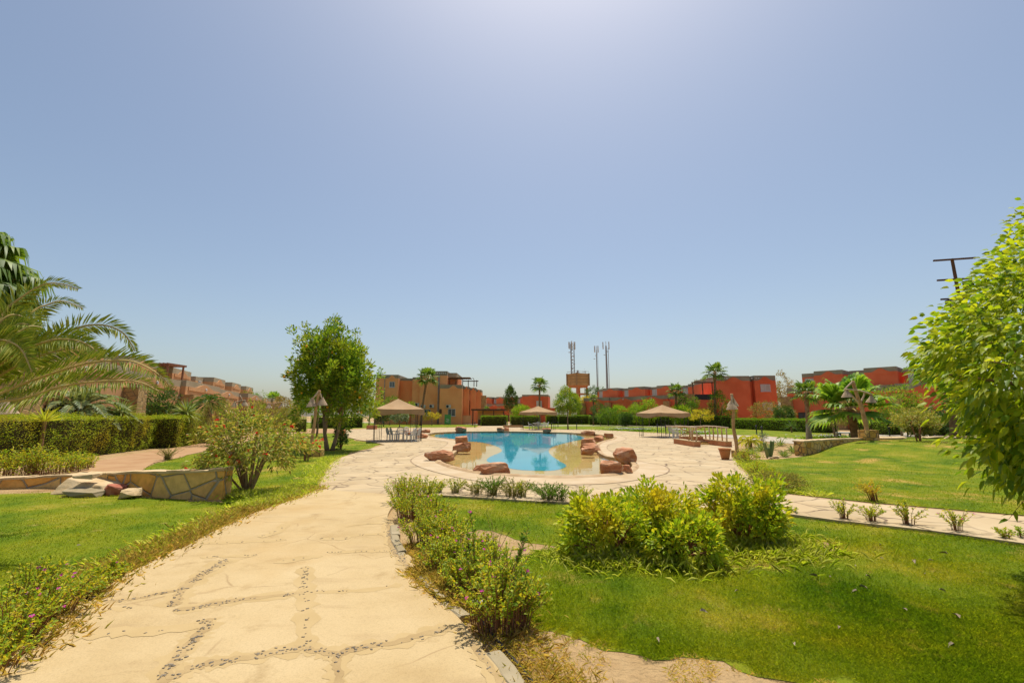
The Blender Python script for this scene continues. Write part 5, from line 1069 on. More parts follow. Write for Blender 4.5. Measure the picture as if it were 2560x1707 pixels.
# ---------------------------------------------------------------- boulders, walls
from mathutils import noise as mnoise
def rockmesh(w_, d_, h_, seed, flat=.6, mat='rock', name='boulder', parent=None, cuts=3, amp=.05):
    g = random.Random(seed); bm = bmesh.new()
    for i in range(26):
        v = Vector((g.uniform(-1, 1), g.uniform(-1, 1), g.uniform(-1, 1))); m = max(abs(v.x), abs(v.y), abs(v.z)); v = v / m * g.uniform(.86, 1.04) * (.75 + .25 * (m / max(v.length, .01)))
        bm.verts.new((v.x * w_ / 2, v.y * d_ / 2, (v.z * .5 + .5) * h_ * (1 if g.random() < flat else .86)))
    r = bmesh.ops.convex_hull(bm, input=bm.verts); bmesh.ops.delete(bm, geom=[v for v in bm.verts if not v.link_faces], context='VERTS')
    bmesh.ops.dissolve_limit(bm, angle_limit=R(16), verts=bm.verts, edges=bm.edges)
    bmesh.ops.bevel(bm, geom=bm.edges[:], offset=min(w_, d_, h_) * .03, segments=1, profile=.6, affect='EDGES')
    bmesh.ops.triangulate(bm, faces=bm.faces); bmesh.ops.subdivide_edges(bm, edges=[e for e in bm.edges if e.calc_length() > .12 * w_], cuts=cuts, use_grid_fill=True)
    s = 2.2 / max(w_, .1); off = Vector((seed * 3.1, 0, 0))
    for v in bm.verts:
        n_ = mnoise.noise(v.co * s * 1.3 + off) + .5 * mnoise.noise(Vector((v.co.x, v.co.y, v.co.z * 3)) * s * 3.1 + off); v.co += v.co.normalized() * n_ * amp * min(w_, h_ * 2)
        v.co.z = max(v.co.z, 0) - .06 * h_
    bmesh.ops.recalc_face_normals(bm, faces=bm.faces); me = bpy.data.meshes.new(name); bm.to_mesh(me); bm.free()
    return link(name, me, MT[mat], parent)
def boulder(x0, x1, y0, y1, label, seed, depth=.75, rz=0.0, zb=.0, group='red boulders round the pool', mat='rock', hk=.86):
    px = (x0 + x1) / 2; c = G(px, y1, zb); w_ = (x1 - x0) / FPX * c[1] * 1.04; h_ = (y1 - y0) / FPX * c[1] * hk * 1.28; d_ = w_ * depth
    o = rockmesh(w_ / max(.8, math.cos(rz)), d_, h_ * 1.06, seed, mat=mat); k = 1 + d_ * .45 / c[1]; o.location = (c[0] * k, c[1] * k, zb); o.rotation_euler = (0, 0, rz)
    return tag(o, label, 'boulder', group)
zw = .01
for i, (x0, x1, y0, y1, lab, dp, rz) in enumerate(((1138,1166,1067,1081,'round-topped boulder on the far rim left of centre',.7,0), (1242,1261,1070,1081,'low boulder piece on the far rim below the bar hedge',.7,0), (1258,1273,1069,1079,'paler block leaning on the low far-rim boulder',.8,.2), (1355,1378,1070,1082,'squat boulder on the far rim in front of the middle gazebo',.7,0),
        (1449,1488,1077,1087,'long flat boulder at the far right corner of the pool',.5,0), (1511,1533,1084,1095,'boulder by itself in the small right bay',.8,0), (1482,1513,1090,1105,'boulder left of the small right bay',.7,.1), (1452,1489,1097,1112,'boulder topping the right-bank stack',.7,0), (1449,1491,1108,1124,'second boulder down in the right-bank stack',.6,0), (1455,1500,1113,1131,'long slab boulder in the right-bank stack',.6,.1),
        (1452,1488,1120,1138,'lowest front boulder of the right-bank stack',.7,0), (1534,1590,1123,1160,'big pale-topped peaked boulder on the right bank',.75,-.1), (1498,1558,1155,1190,'large red boulder at the near right rim',.65,0), (1556,1583,1166,1187,'pale block beside the large near right boulder',.8,0), (1199,1279,1160,1190,'broad red block on the near rim',.5,.03), (1183,1206,1166,1185,'small dark block against the broad red near-rim block',.8,.2),
        (1059,1135,1130,1155,'long red slab boulder on the left rim',.45,-.15), (1078,1134,1127,1142,'pale slab lying on the long left boulder',.45,-.2), (1132,1179,1108,1130,'layered boulder on the left shore point',.7,0), (1137,1168,1091,1110,'pale wedge boulder behind the layered one',.8,.3), (1037,1069,1085,1097,'flat boulder near the left gazebo chairs',.6,0), (1054,1076,1074,1083,'dark boulder on the far left rim',.7,0), (1010,1028,1076,1089,'upright red boulder behind the plastic chairs',.8,0), (1032,1054,1075,1085,'slanting boulder beside the upright one',.6,.3))):
    boulder(x0, x1, y0, y1, lab, 400 + i, dp, rz, zw if i not in (17,) else .12)
def strip(pts, thick, hs, z0=-.1, side=1, jag=.0, seed=0):
    """solid wall along pts, thick to one side, tops at hs"""
    b = MB(); q = np.array(pts, float); T = unit(np.gradient(q, axis=0)); Nn_ = np.stack([-T[:, 1], T[:, 0]], 1) * side * thick; g = rng(seed); n = len(q)
    V = []
    for i in range(n):
        j = g.normal(size=2) * jag
        V += [(*q[i], z0), (*(q[i] + Nn_[i]), z0), (*(q[i] + Nn_[i]), hs[i] + j[0]), (*q[i], hs[i] + j[1])]
    F = [(i * 4 + a, i * 4 + (a + 1) % 4, (i + 1) * 4 + (a + 1) % 4, (i + 1) * 4 + a) for i in range(n - 1) for a in range(4)] + [(0, 1, 2, 3), (n * 4 - 1, n * 4 - 2, n * 4 - 3, n * 4 - 4)]
    return b.add(V, F)
lw = [(553,1249),(500,1249),(435,1246),(330,1237),(240,1228),(157,1221),(60,1221),(-60,1226),(-300,1244)]
lwp = smoothpts([G(*p) for p in lw], 4, False); n = len(lwp); hh = np.interp(np.linspace(0, 8, n), range(9), [.63,.60,.56,.50,.40,.32,.27,.25,.25])
t = thing('stone_wall', 'low ochre stone retaining wall with a cracked pale capping on the left lawn', 'wall')
strip(lwp, .34, hh - .05, -.1, -1, .004, 3).build('stonework', MT['bigstone'], t)
nw = np.array(lwp); T = unit(np.gradient(nw, axis=0)); o2 = np.stack([T[:, 1], -T[:, 0]], 1)
cp = MB(); k0 = 0
for k0 in range(0, n - 4, 3): cp.add(*[(m_.v, m_.f) for m_ in [strip([tuple(nw[i] - o2[i] * .025) for i in range(k0, min(k0 + 4, n))], .39, hh[k0:k0 + 4] + random.Random(k0).uniform(-.012, .008), 0, -1, .008, k0)]][0])
cp.v = [(x, y, z if z > .1 else max(.08, float(np.interp(np.hypot(x - nw[0, 0], y - nw[0, 1]), np.hypot(nw[:, 0] - nw[0, 0], nw[:, 1] - nw[0, 1]), hh)) - .05)) for x, y, z in cp.v]
cp.build('capping', MT['capstone'], t)
for i, (x0, x1, y0, y1, lab, zb, m_, dp, hk) in enumerate(((150,345,1186,1236,'broad broken capping slab lying over the collapsed part of the wall',.02,'capstone',.62,.62), (185,245,1180,1196,'chunk of rendered stone on the broken slab',.36,'capstone',.6,.6), (256,312,1214,1240,'red brick fragment under the broken slab',.0,'brick',.5,.8), (308,352,1222,1248,'pale rubble stone in front of the wall',0,'capstone',.8,.7), (170,262,1222,1244,'grey rubble stone below the broken slab',0,'kerb',.5,.8))):
    o = boulder(x0, x1, y0, y1, lab, 440 + i, dp, .1 * (i % 3) - .1, zb, 'rubble of the broken wall', m_, hk); o['category'] = 'rubble'
    o.rotation_euler.x = R((13, 9, 5, 14, 12)[i])
rw = smoothpts([G(2013,1140), (13.5,20.7), (14.9,21.6), (16.8,22.3), (19.2,22.8)], 5, False); n = len(rw)
t = thing('stone_wall', 'curved wall of ochre stone blocks holding the right lawn mound', 'wall')
strip(rw, .42, np.linspace(.60, .62, n), -.1, 1, .008, 4).build('stonework', MT['blockstone'], t)
strip([(p[0] - .02, p[1] - .02) for p in rw], .46, np.linspace(.645, .665, n), .585, 1, .006, 5).build('capping', MT['capstone'], t)
for i, (px, py) in enumerate(((2205, 1099), (2240, 1100), (2330, 1101), (2365, 1102), (2400, 1104), (2440, 1105))):
    x_, y_ = A(px, py, 23.6 + .1 * i).xy; o = rockmesh(1.0, .5, .16, 460 + i, mat='capstone', name='edging_stone'); o.location = (x_, y_, float(hz(x_, y_)) + .0); tag(o, ('first flat edging stone right of the tall leaning lamp', 'second flat edging stone near the tall lamp', 'flat edging stone just right of the little mound tree', 'flat edging stone beyond the mound tree', 'edging stone near the glossy tree', 'last edging stone beside the glossy right tree')[i], 'edging stone', 'flat stones edging the mound')
for i, (px, py, s_) in enumerate(((1868, 1134, .22), (1893, 1143, .26), (1940, 1146, .24), (1971, 1126, .2), (1888, 1120, .18), (1927, 1147, .16), (1953, 1130, .2))):
    x_, y_ = G(px, py); o = rockmesh(s_ * 1.2, s_, s_ * .55, 470 + i, mat='capstone', name='garden_stone'); o.location = (x_, y_, 0)
    tag(o, ('pale stone below the yellow feathery palm', 'pale stone left of the cactus columns', 'stone between cactus and small front agave', 'stone behind the small front agave', 'small stone behind the yellow palm', 'smallest pale stone in front of the cactus', 'stone in front of the agave near the path')[i], 'garden stone', 'pale stones in the gravel bed')

# ---------------------------------------------------------------- rustic lamps
def lamp(label, x, y, z0, post, arms, shades, plinth=None, r=.065, sr=.23, sh=.34):
    """post and arms are lists of local points; shades hang from the points given"""
    t = thing('rustic_lamp', label, 'garden lamp', (x, y, z0), 0, 'rustic wooden lamps with wicker shades')
    q = smoothpts(post, 3, False); n = len(q); MB().tube(q, [r * (1.25 - .45 * i / n) * (1 + .08 * math.sin(i * 1.9)) for i in range(n)], 8).build('post', MT['wood'], t, smooth=True)
    for a in arms:
        q = smoothpts(a, 3, False); n = len(q); MB().tube(q, [r * (.62 - .25 * i / n) for i in range(n)], 6).build('arm', MT['greywood'], t, smooth=True)
    for i, s in enumerate(shades):
        b = MB().lathe([(.03, 0), (sr * .45, -sh * .38), (sr * .8, -sh * .75), (sr, -sh), (sr * .96, -sh), (sr * .76, -sh * .75), (sr * .4, -sh * .38), (.01, -.03)], 18)
        o = b.build('lamp_shade', MT['thatch'], t); o.location = s; o.rotation_euler = (R(3 + 3 * i), R(-4 + 7 * i), 0)
        c = MB().lathe([(0, -sh * .5), (.05, -sh * .5), (.055, -sh * .8), (0, -sh * .86)], 8).tube([(0, 0, -.02), (0, 0, .09)], .012, 5).build('bulb_holder', MT['blackmetal'], o)
    if plinth: MB().box(plinth[0], plinth[1], -.05, plinth[2], plinth[2], plinth[3] + .05).build('plinth', MT['blockstone'], t)
x, y = G(775, 1141)
lamp('rustic lamp post with two wicker shades standing left of the big orange tree', x, y, 0, [(0, 0, 0), (.04, 0, .8), (.10, 0, 1.5), (.12, 0, 2.2), (.22, 0, 2.82)], [[(.2, 0, 2.78), (.03, -.1, 2.5), (-.08, -.1, 2.42)], [(.2, 0, 2.75), (.3, .05, 2.5), (.33, .05, 2.42)], [(.12, 0, 2.0), (.02, -.08, 2.4), (-.08, -.1, 2.45)]], [(-.06, -.1, 2.44), (.34, .06, 2.52)], (.32, 0, .4, .3))
x, y = A(676, 1040, 44).x, 44.0
lamp('distant T-shaped rustic lamp with a wicker shade at each end', x, y, 0, [(-.1, 0, 0), (0, 0, .9), (.18, 0, 2.0), (.25, 0, 2.9)], [[(-.45, 0, 2.9), (.2, 0, 2.87), (.8, 0, 3.05), (1.15, 0, 2.9)], [(.22, 0, 2.3), (.55, 0, 2.75), (.8, 0, 3.0)]], [(-.25, 0, 2.88), (.98, 0, 2.92)], sr=.3, sh=.42)
x, y = A(596, 1040, 30).x, 30.0
lamp('rustic lamp with paired wicker shades rising behind the red-flowered shrub', x, y, 0, [(-.05, 0, 0), (0, 0, 1.2), (-.02, 0, 2.6)], [[(-.45, 0, 2.5), (0, 0, 2.68), (.4, 0, 2.72)], [(0, 0, 2.6), (.12, 0, 2.8), (-.05, 0, 3.05)]], [(-.33, 0, 2.62), (.32, 0, 2.72)])
x, y = A(4, 1040, 10.4).x, 10.4
lamp('rustic lamp at the left frame edge, only its large wicker shade in view', x - .38, y, 0, [(0, 0, 0), (-.03, 0, 1.2), (0, 0, 2.3)], [[(0, 0, 2.25), (.2, 0, 2.2), (.38, 0, 2.12)], [(0, 0, 2.1), (-.25, 0, 2.2)]], [(.38, 0, 2.08), (-.28, 0, 2.1)], sr=.25)
x, y = G(1842, 1146)
lamp('rustic lamp post with overlapping wicker shades beside the terracotta pot', x, y, 0, [(.02, 0, 0), (.03, 0, .6), (-.04, 0, 1.3), (.02, 0, 1.9), (-.02, 0, 2.35), (.0, 0, 2.62)], [[(0, 0, 2.6), (-.06, -.1, 2.36), (-.1, -.12, 2.28)], [(0, 0, 2.55), (.08, .05, 2.4)]], [(-.11, -.12, 2.32), (.08, .08, 2.46)], (.1, -.12, .5, .33))
x, y = A(2170, 1097, 22.2).xy
lamp('tall leaning forked lamp with two wicker shades on the stone wall lawn', x, y, float(hz(x, y)), [(.02, 0, 0), (-.02, 0, .7), (-.12, 0, 1.5), (-.28, 0, 2.2), (-.4, 0, 2.85)], [[(-.15, 0, 1.7), (-.5, 0, 2.1), (-.75, 0, 2.45)], [(-.85, -.05, 2.42), (-.35, -.05, 2.4), (.15, -.05, 2.28), (.45, -.05, 2.15)], [(-.18, 0, 1.75), (.05, 0, 2.1), (.1, 0, 2.25)], [(-.4, 0, 2.8), (-.65, 0, 2.6), (-.85, 0, 2.42)]], [(-.82, -.05, 2.4), (.38, -.05, 2.14)], (.12, .1, .58, .5), r=.085)

# ---------------------------------------------------------------- gazebos and plastic chairs
def gazebo(label, x, y, rz, s=1.0, seed=0):
    t = thing('gazebo', label, 'gazebo', (x, y, DZ), rz, 'tan canvas gazebos'); h = 1.5 * s; rg_ = random.Random(seed); ze, zp = 2.12 * s, 2.85 * s
    b = MB(); N_ = 10; V = []; k = h + .12
    for side in range(4):                                   # four sagging roof panels
        c, q = math.cos(side * math.pi / 2), math.sin(side * math.pi / 2); base = len(V)
        for i in range(N_ + 1):
            u = -1 + 2 * i / N_
            for j in range(7):
                f = j / 6; x_, y_ = u * k * (1 - f), -k * (1 - f); z_ = ze + (zp - ze) * f - .10 * s * math.sin(math.pi * f) * (1 - .5 * abs(u)) - .04 * (1 - u * u) * (1 - f)
                V.append((x_ * c - y_ * q, x_ * q + y_ * c, z_))
        b.f += [(base + i * 7 + j, base + (i + 1) * 7 + j, base + (i + 1) * 7 + j + 1, base + i * 7 + j + 1) for i in range(N_) for j in range(6)]
    b.v = V; can = b.build('canopy', MT['canvas'], t, smooth=True)
    v = MB(); per_ = []
    for side in range(4):
        c, q = math.cos(side * math.pi / 2), math.sin(side * math.pi / 2)
        for i in range(16):
            u = -1 + 2 * i / 16; per_.append((u * k * c + k * q, u * k * q - k * c, ze - .04 * (1 - u * u), u))
    n = len(per_); V = []
    for i, (x_, y_, z_, u) in enumerate(per_):
        o = 1 + .02 * math.sin(i * 1.7); V += [(x_, y_, z_ + .01), (x_ * o, y_ * o, z_ - .15), (x_ * (o + .01), y_ * (o + .01), z_ - .31 * s - .07 * math.sin(i * .43 + seed) - .03 * rg_.random())]
    F = [(i * 3 + j, i * 3 + j + 1, ((i + 1) % n) * 3 + j + 1, ((i + 1) % n) * 3 + j) for i in range(n) for j in range(2)]
    v.add(V, F).build('valance', MT['canvas'], can, smooth=True)
    for sx_ in (-1, 1):
        for sy_ in (-1, 1):                                 # each leg an L of three thin bars with cross pieces
            b = MB(); X_, Y_ = sx_ * h, sy_ * h; a = .42
            for ox_, oy_ in ((0, 0), (-sx_ * a, 0), (0, -sy_ * a), (-sx_ * a * .5, 0), (0, -sy_ * a * .5)):
                top_ = ze - .05 if ox_ == oy_ == 0 or abs(ox_) + abs(oy_) > .3 else .95
                b.tube([(X_ + ox_, Y_ + oy_, 0), (X_ + ox_, Y_ + oy_, top_)], .016 if top_ > 1 else .008, 6)
            for z_ in (.12, .95, 1.3, ze - .2): b.tube([(X_ - sx_ * a, Y_, z_), (X_, Y_, z_), (X_, Y_ - sy_ * a, z_)], .008, 5)
            b.build('leg', MT['blackmetal'], t)
    f = MB()
    for sx_ in (-1, 1):
        f.tube([(sx_ * h, -h, ze - .03), (sx_ * h, h, ze - .03)], .016, 6).tube([(-h, sx_ * h, ze - .03), (h, sx_ * h, ze - .03)], .016, 6)
        for sy_ in (-1, 1): f.tube([(sx_ * h, sy_ * h, ze - .03), (0, 0, zp - .12)], .014, 6)
    f.build('roof_frame', MT['blackmetal'], t); return t
gazebo('left gazebo with a tan canvas roof and thin black legs by the plastic chairs', -7.95, 32.0, R(18), 1.0, 1)
c = A(1347, 1040, 56); gazebo('middle gazebo, smallest in view, at the far end of the pool', c.x, 57.5, R(38), 1.02, 2)
c = A(1662, 1040, 37); gazebo('right gazebo with a tan canvas roof on the open flagstones', c.x, 37.5, R(22), .9, 3)
def chair():
    t = thing('plastic_chair', 'x', 'chair', (0, 0, 0), 0, 'white plastic garden chairs')
    b = MB(); b.box(0, 0, .40, .46, .44, .035); b.build('seat', MT['whiteplastic'], t)
    b = MB()                                                # rounded slatted back, leaning away
    for k in range(6):
        x_ = -.19 + k * .076; z_ = .80 + .06 * math.cos(x_ * 6); b.tube([(x_, .21, .42), (x_ * 1.05, .27, .62), (x_ * 1.05, .31, z_)], .018, 5)
    b.tube([(-.23, .20, .42), (-.25, .27, .66), (-.18, .31, .82), (0, .32, .87), (.18, .31, .82), (.25, .27, .66), (.23, .20, .42)], .024, 6); b.build('backrest', MT['whiteplastic'], t)
    for s in (-1, 1):
        MB().tube([(s * .25, .26, .64), (s * .27, .05, .63), (s * .26, -.18, .62), (s * .25, -.21, .5), (s * .24, -.2, .4)], .024, 6).build('armrest', MT['whiteplastic'], t)
        for y_ in (-.19, .19): MB().box(s * .22, y_, 0, .045, .05, .40).build('leg', MT['whiteplastic'], t)
    return t
ch0 = chair(); first = True
spots = [(977,1101,2.2,'leftmost white chair under the left gazebo'), (986,1101,2.1,'second white chair from the left under the left gazebo'), (1000,1099,.2,'wide-facing white chair in the middle of the left gazebo'), (1008,1097,-2.2,'white chair half behind the middle one under the left gazebo'), (1027,1104,-1.9,'white chair nearest the pool at the left gazebo'), (1038,1103,-1.7,'last white chair at the right edge of the left gazebo'),
         (1327,1073,1.6,'white chair at the left of the middle gazebo'), (1342,1073.4,3.0,'white chair facing away in the middle gazebo'), (1357,1071,-.8,'white chair by the post of the middle gazebo'), (1366,1070,-1.4,'white chair at the right of the middle gazebo'), (1349,1070,.4,'white chair at the back of the middle gazebo'), (1684,1094,1.9,'white chair with rounded back under the right gazebo'), (1692,1096,2.4,'second white chair under the right gazebo')]
for px, py, rz, lab in spots:
    x_, y_ = G(px, py, DZ)
    if first: ch0.location = (x_, y_, DZ); ch0.rotation_euler = (0, 0, rz); ch0['label'] = lab; first = False
    else: dup(ch0, (x_, y_, DZ), rz, lab)
def table(label, px, py):
    x_, y_ = G(px, py, DZ); t = thing('plastic_table', label, 'table', (x_, y_, DZ), .3); MB().lathe([(0, .68), (.45, .68), (.46, .70), (.45, .72), (0, .72)], 20).build('tabletop', MT['whiteplastic'], t)
    for a in range(4): MB().tube([(.34 * math.cos(a * 1.57), .34 * math.sin(a * 1.57), 0), (.28 * math.cos(a * 1.57), .28 * math.sin(a * 1.57), .68)], .025, 6).build('leg', MT['whiteplastic'], t)
table('round white plastic table under the right gazebo', 1701, 1096); table('round white plastic table under the middle gazebo', 1340, 1070.5)

# ---------------------------------------------------------------- bridge, pot, bollards, bench, planters, floodlight
x0_, y0_ = G(1744, 1117, DZ); x1_, _ = G(1833, 1118.5, DZ)
t = thing('footbridge', 'small terracotta stair landing with rustic wooden railings behind the pot', 'footbridge', (x0_, y0_, DZ)); W_ = x1_ - x0_
tb = MB(); tb.box(0, 1.6, -.1, .34, 3.2, .36); tb.build('side_wall', MT['terrawall'], t)
MB().box(W_, 1.6, -.1, .34, 3.2, .36).build('side_wall', MT['terrawall'], t)
MB().box(W_ / 2, 3.05, -.1, W_ - .35, .3, .5).build('back_wall', MT['terrawall'], t)
for i, (x_, z_) in enumerate(((0, .262), (W_, .262))): MB().box(x_, 1.6, z_, .38, 3.24, .04).build('wall_capping', MT['capstone'], t)
MB().box(W_ / 2, 3.05, .402, W_ - .35, .34, .035).build('wall_capping', MT['capstone'], t)
for k in range(2): MB().box(W_ / 2, 2.2 + .35 * k, -.08, W_ - .4, .35, .14 * (k + 1)).build('step', MT['blockstone'], t)
b = MB().tube([(.25, 1.8, .22), (W_ - .25, 1.8, .22)], .025, 6).tube([(.28, 1.8, -.05), (.28, 1.8, .62)], .03, 6).build('grab_rail', MT['darkwood'], t)
gr = random.Random(8)
for nm, xx in (('l', 0), ('r', W_)):
    rl = MB()
    rl.tube([(xx, -.05, 1.02), (xx + .02, 1.6, 1.06), (xx, 3.2, 1.05)], [.045, .04, .04], 7); ra = rl.build('handrail', MT['greywood'], t, smooth=True)
    for k in range(6 if nm == 'r' else 4):
        y_ = .12 + k * (.58 if nm == 'r' else .34); MB().tube([(xx + gr.uniform(-.05, .05), y_, .25), (xx + gr.uniform(-.05, .05), y_ + gr.uniform(-.1, .1), .65), (xx, y_ + gr.uniform(-.05, .05), 1.04)], [.045, .04, .035], 6).build('baluster', MT['wood' if k % 2 else 'greywood'], t, smooth=True)
MB().tube([(-.6, 3.15, 1.04), (W_ / 2, 3.2, 1.0), (W_ + .1, 3.15, 1.03)], .045, 7).build('handrail', MT['greywood'], t)
MB().tube([(.1, 3.1, .98), (W_ / 2, 3.1, .66), (W_ - .2, 3.1, .46)], .03, 6).tube([(W_ - .1, 3.08, 1.0), (W_ / 2, 3.08, .72), (.1, 3.08, .46)], .03, 6).build('brace', MT['wood'], t)
x_, y_ = G(1813.5, 1148, DZ); t = thing('plant_pot', 'empty terracotta pot beside the shorter rustic lamp post', 'plant pot', (x_, y_, DZ))
MB().lathe([(0, 0), (.135, 0), (.16, .10), (.20, .28), (.215, .37), (.19, .37), (.17, .20), (.12, .05), (0, .05)], 24).build('body', MT['terracotta'], t, smooth=True)
MB().lathe([(.212, .365), (.235, .37), (.238, .42), (.205, .42), (.19, .36)], 24).build('rim', MT['terracotta'], t, smooth=True)
def bollard():
    t = thing('bollard_light', 'x', 'bollard', (0, 0, 0), 0, 'black bollard lights along the paths')
    MB().lathe([(0, 0), (.05, 0), (.05, .62), (0, .62)], 10).build('post', MT['blackmetal'], t); MB().lathe([(0, .62), (.085, .63), (.09, .80), (.05, .84), (0, .85)], 12).build('lamp_head', MT['blackmetal'], t)
    MB().lathe([(0, 0), (.13, 0), (.13, .03), (0, .03)], 12).build('base_plate', MT['greymetal'], t); return t
bl0 = bollard(); first = True
for px, py, lab in ((1187,1069,'bollard on the grass edge before the ochre block gate'), (1240,1062.5,'bollard before the hedge left of the middle gazebo'), (1263,1065,'bollard at the end of the low timber planter'), (1442,1073.8,'bollard right of the lollipop tree trunk'), (1379,1073.5,'tall bollard at the right post of the middle gazebo'), (1403,1056.3,'small far bollard behind the lollipop tree'), (1454,1061,'far bollard left of the small fan palm'), (1521,1064.8,'bollard on the lawn right of the small fan palm'),
                    (1571,1062,'bollard by the road below the red terrace'), (1638,1064,'bollard by the road seen through the right gazebo'), (1644,1081.5,'left bollard of the pair at the right gazebo'), (1665,1086.5,'right bollard of the pair at the right gazebo'), (1892,1086,'left bollard of the pair beyond the rustic lamp'), (1906,1091,'right bollard of the pair beyond the rustic lamp'), (1938,1076,'bollard in front of the long bright-topped hedge'),
                    (2225,1092,'bollard on the road right of the stone plinth'), (2270,1093,'bollard behind the little mound tree trunk'), (2334,1090,'bollard right of the little mound tree'), (1395,1068,'bollard on the lawn behind the middle gazebo chairs')):
    x_, y_ = G(px, py)
    if first: bl0.location = (x_, y_, .01); bl0['label'] = lab; first = False
    else: dup(bl0, (x_, y_, .01), 0, lab)
x_, y_ = G(2114, 1097); t = thing('bench', 'pale slab bench on dark legs behind the curved stone wall', 'bench', (x_, y_, 0), -.1)
MB().box(0, 0, .42, 1.25, .4, .08).build('seat', MT['white'], t)
for s in (-.45, .45): MB().box(s, 0, 0, .16, .36, .42).build('leg', MT['blackmetal'], t)
x_, y_ = G(927, 1074); t = thing('planter_box', 'square brick planter round the bright tree trunk behind the left gazebo', 'planter', (x_, y_ + .4, 0))
for sx_, sy_, wx, wy in ((0, -.45, 1.05, .15), (0, .45, 1.05, .15), (-.45, 0, .15, .75), (.45, 0, .15, .75)): MB().box(sx_, sy_, 0, wx, wy, .55).build('side', MT['terrawall'], t)
MB().box(0, 0, 0, .76, .76, .46).build('soil', MT['sand'], t)
x_, y_ = G(856, 1089); t = thing('plant_pot', 'squat stone-coloured pot right of the big tree trunks', 'plant pot', (x_, y_, 0))
MB().lathe([(0, 0), (.22, 0), (.27, .3), (.28, .55), (.25, .55), (.22, .3), (0, .28)], 20).build('body', MT['terracotta'], t, smooth=True); MB().tube([(0, 0, .2), (.03, 0, 1.1), (0, 0, 1.9)], [.05, .04, .03], 6).build('stem', MT['bark'], t)
x_, y_ = G(1283, 1069); t = thing('planter_box', 'low long brown timber planter at the far edge of the deck', 'planter', (x_, y_ + .3, 0)); MB().box(0, 0, 0, 3.0, .7, .32).build('body', MT['wood'], t); MB().box(0, 0, .321, 2.8, .5, .03).build('soil', MT['soil_red'], t)
Yf = 20.0; p_ = A(2378, 652, Yf); t = thing('floodlight_mast', 'tall mast with crossbars and a floodlight rising behind the glossy right tree', 'floodlight', (p_.x + .05, Yf, 0)); H_ = p_.z
MB().tube([(.2, 0, 0), (.1, 0, H_ * .5), (0, 0, H_ + .1)], [.12, .09, .06], 10).build('pole', MT['darkwood'], t)
for dz_, wl, xo in ((0, 1.6, 0), (-.95, 1.3, -.15), (-1.85, 1.0, -.3)): MB().box(xo, -.1, H_ + dz_, wl, .07, .07, R(-14)).build('crossbar', MT['darkwood'], t)
f = MB().box(-.52, -.2, H_ - 2.25, .42, .22, .34).build('floodlight', MT['blackmetal'], t); f.rotation_euler = (0, R(0), 0)
MB().box(-.52, -.315, H_ - 2.22, .34, .02, .26).build('lens', MT['palegl'], f); MB().tube([(-.52, -.1, H_ - 1.83), (-.52, -.2, H_ - 1.95)], .02, 6).build('bracket', MT['greymetal'], f)
MB().box(.35, -.2, H_ - 1.3, .34, .2, .28).build('floodlight', MT['blackmetal'], t)
x_, y_ = G(1183, 1530); o = MB().lathe([(0, 0), (.03, .005), (.034, .04), (.032, .09), (.034, .13), (.026, .17), (.012, .20), (.012, .225), (0, .225)], 14).build('plastic_bottle', MT['glassy'] if 'glassy' in MT else MT['palegl'], None, smooth=True)
o.location = (x_ - .02, y_, .075); o.rotation_euler = (R(84), 0, R(62)); tag(o, 'crushed clear plastic bottle lying against the kerb stones', 'bottle')
hp = smoothpts([(*G(px, py), .03) for px, py in ((1085, 1440), (1120, 1466), (1150, 1500), (1200, 1555), (1260, 1630), (1310, 1690), (1380, 1780))], 5, False)
tag(MB().tube(hp, .011, 7).build('irrigation_hose', MT['blackmetal'], smooth=True), 'thin dark irrigation hose lying along the kerb under the periwinkles', 'hose')
# dead leaves on the lawn, one by one
dl = [(2201,1369),(2200,1404),(2285,1410),(2322,1410),(2138,1424),(2166,1449),(2075,1453),(2047,1454),(2314,1445),(2151,1478),(2147,1489),(2349,1485),(2372,1394),(2402,1560),(2390,1625),(1848,1488),(1641,1610),(1985,1623),(2100,1580),(2270,1540),(1750,1540),(190,1373)]
lf = None; gl_ = random.Random(12)
for i, (px, py) in enumerate(dl):
    x_, y_ = G(px, py); lab = 'curled pale dead leaf on the near right lawn'
    if lf is None:
        V, F = leaves(rng(5), np.array([[0, 0, 0.0]]), np.array([[1, 0, .15]]), .075, .035, up=np.array([[0, 0, 1.0]]), fold=.5, droop=.35, big=True); lf = npmesh('dead_leaf', V, F, MT['deadleaf']); o = lf
    else: o = lf.copy(); COL.objects.link(o)
    o.location = (x_, y_, .045); s_ = gl_.uniform(.6, 1.25); o.scale = (s_, s_, s_); o.rotation_euler = (gl_.uniform(-.5, .5), gl_.uniform(-.4, .4), gl_.uniform(0, 6.28))
    tag(o, lab if px > 500 else 'curled dead leaf on the left lawn', 'leaf', 'dead leaves scattered on the near right lawn' if px > 500 else None)

# ---------------------------------------------------------------- grass
def scatter(poly, n, seed, holes=(), fall=3.4, ymax=40):
    g = rng(seed); P_ = np.array(poly); lo, hi = P_.min(0), P_.max(0); lo = np.maximum(lo, [-16, .6]); hi = np.minimum(hi, [24, ymax])
    # even in the picture rather than on the ground: more blades near the camera
    u = g.random(n * 3); yy = 1 / (1 / lo[1].clip(1.2) * (1 - u) + u / hi[1]); xx = g.uniform(-1.25, 1.25, n * 3) * yy * 1.0
    Q = np.stack([xx, yy], 1); k = inside(Q, poly)
    for h_ in holes: k &= ~inside(Q, h_) | (g.random(len(Q)) < .06)
    return Q[k][:n]
q = scatter(rough(L1, .14, .2, 12), 260000, 501, bare, ymax=14); d_ = q[:, 1]
thin = vnoise(q, 2.2, 33) + .5 * vnoise(q, 6.0, 34); keep = thin > -9 + .25 * rng(3).random(len(q)); q = q[keep]; d_ = q[:, 1]
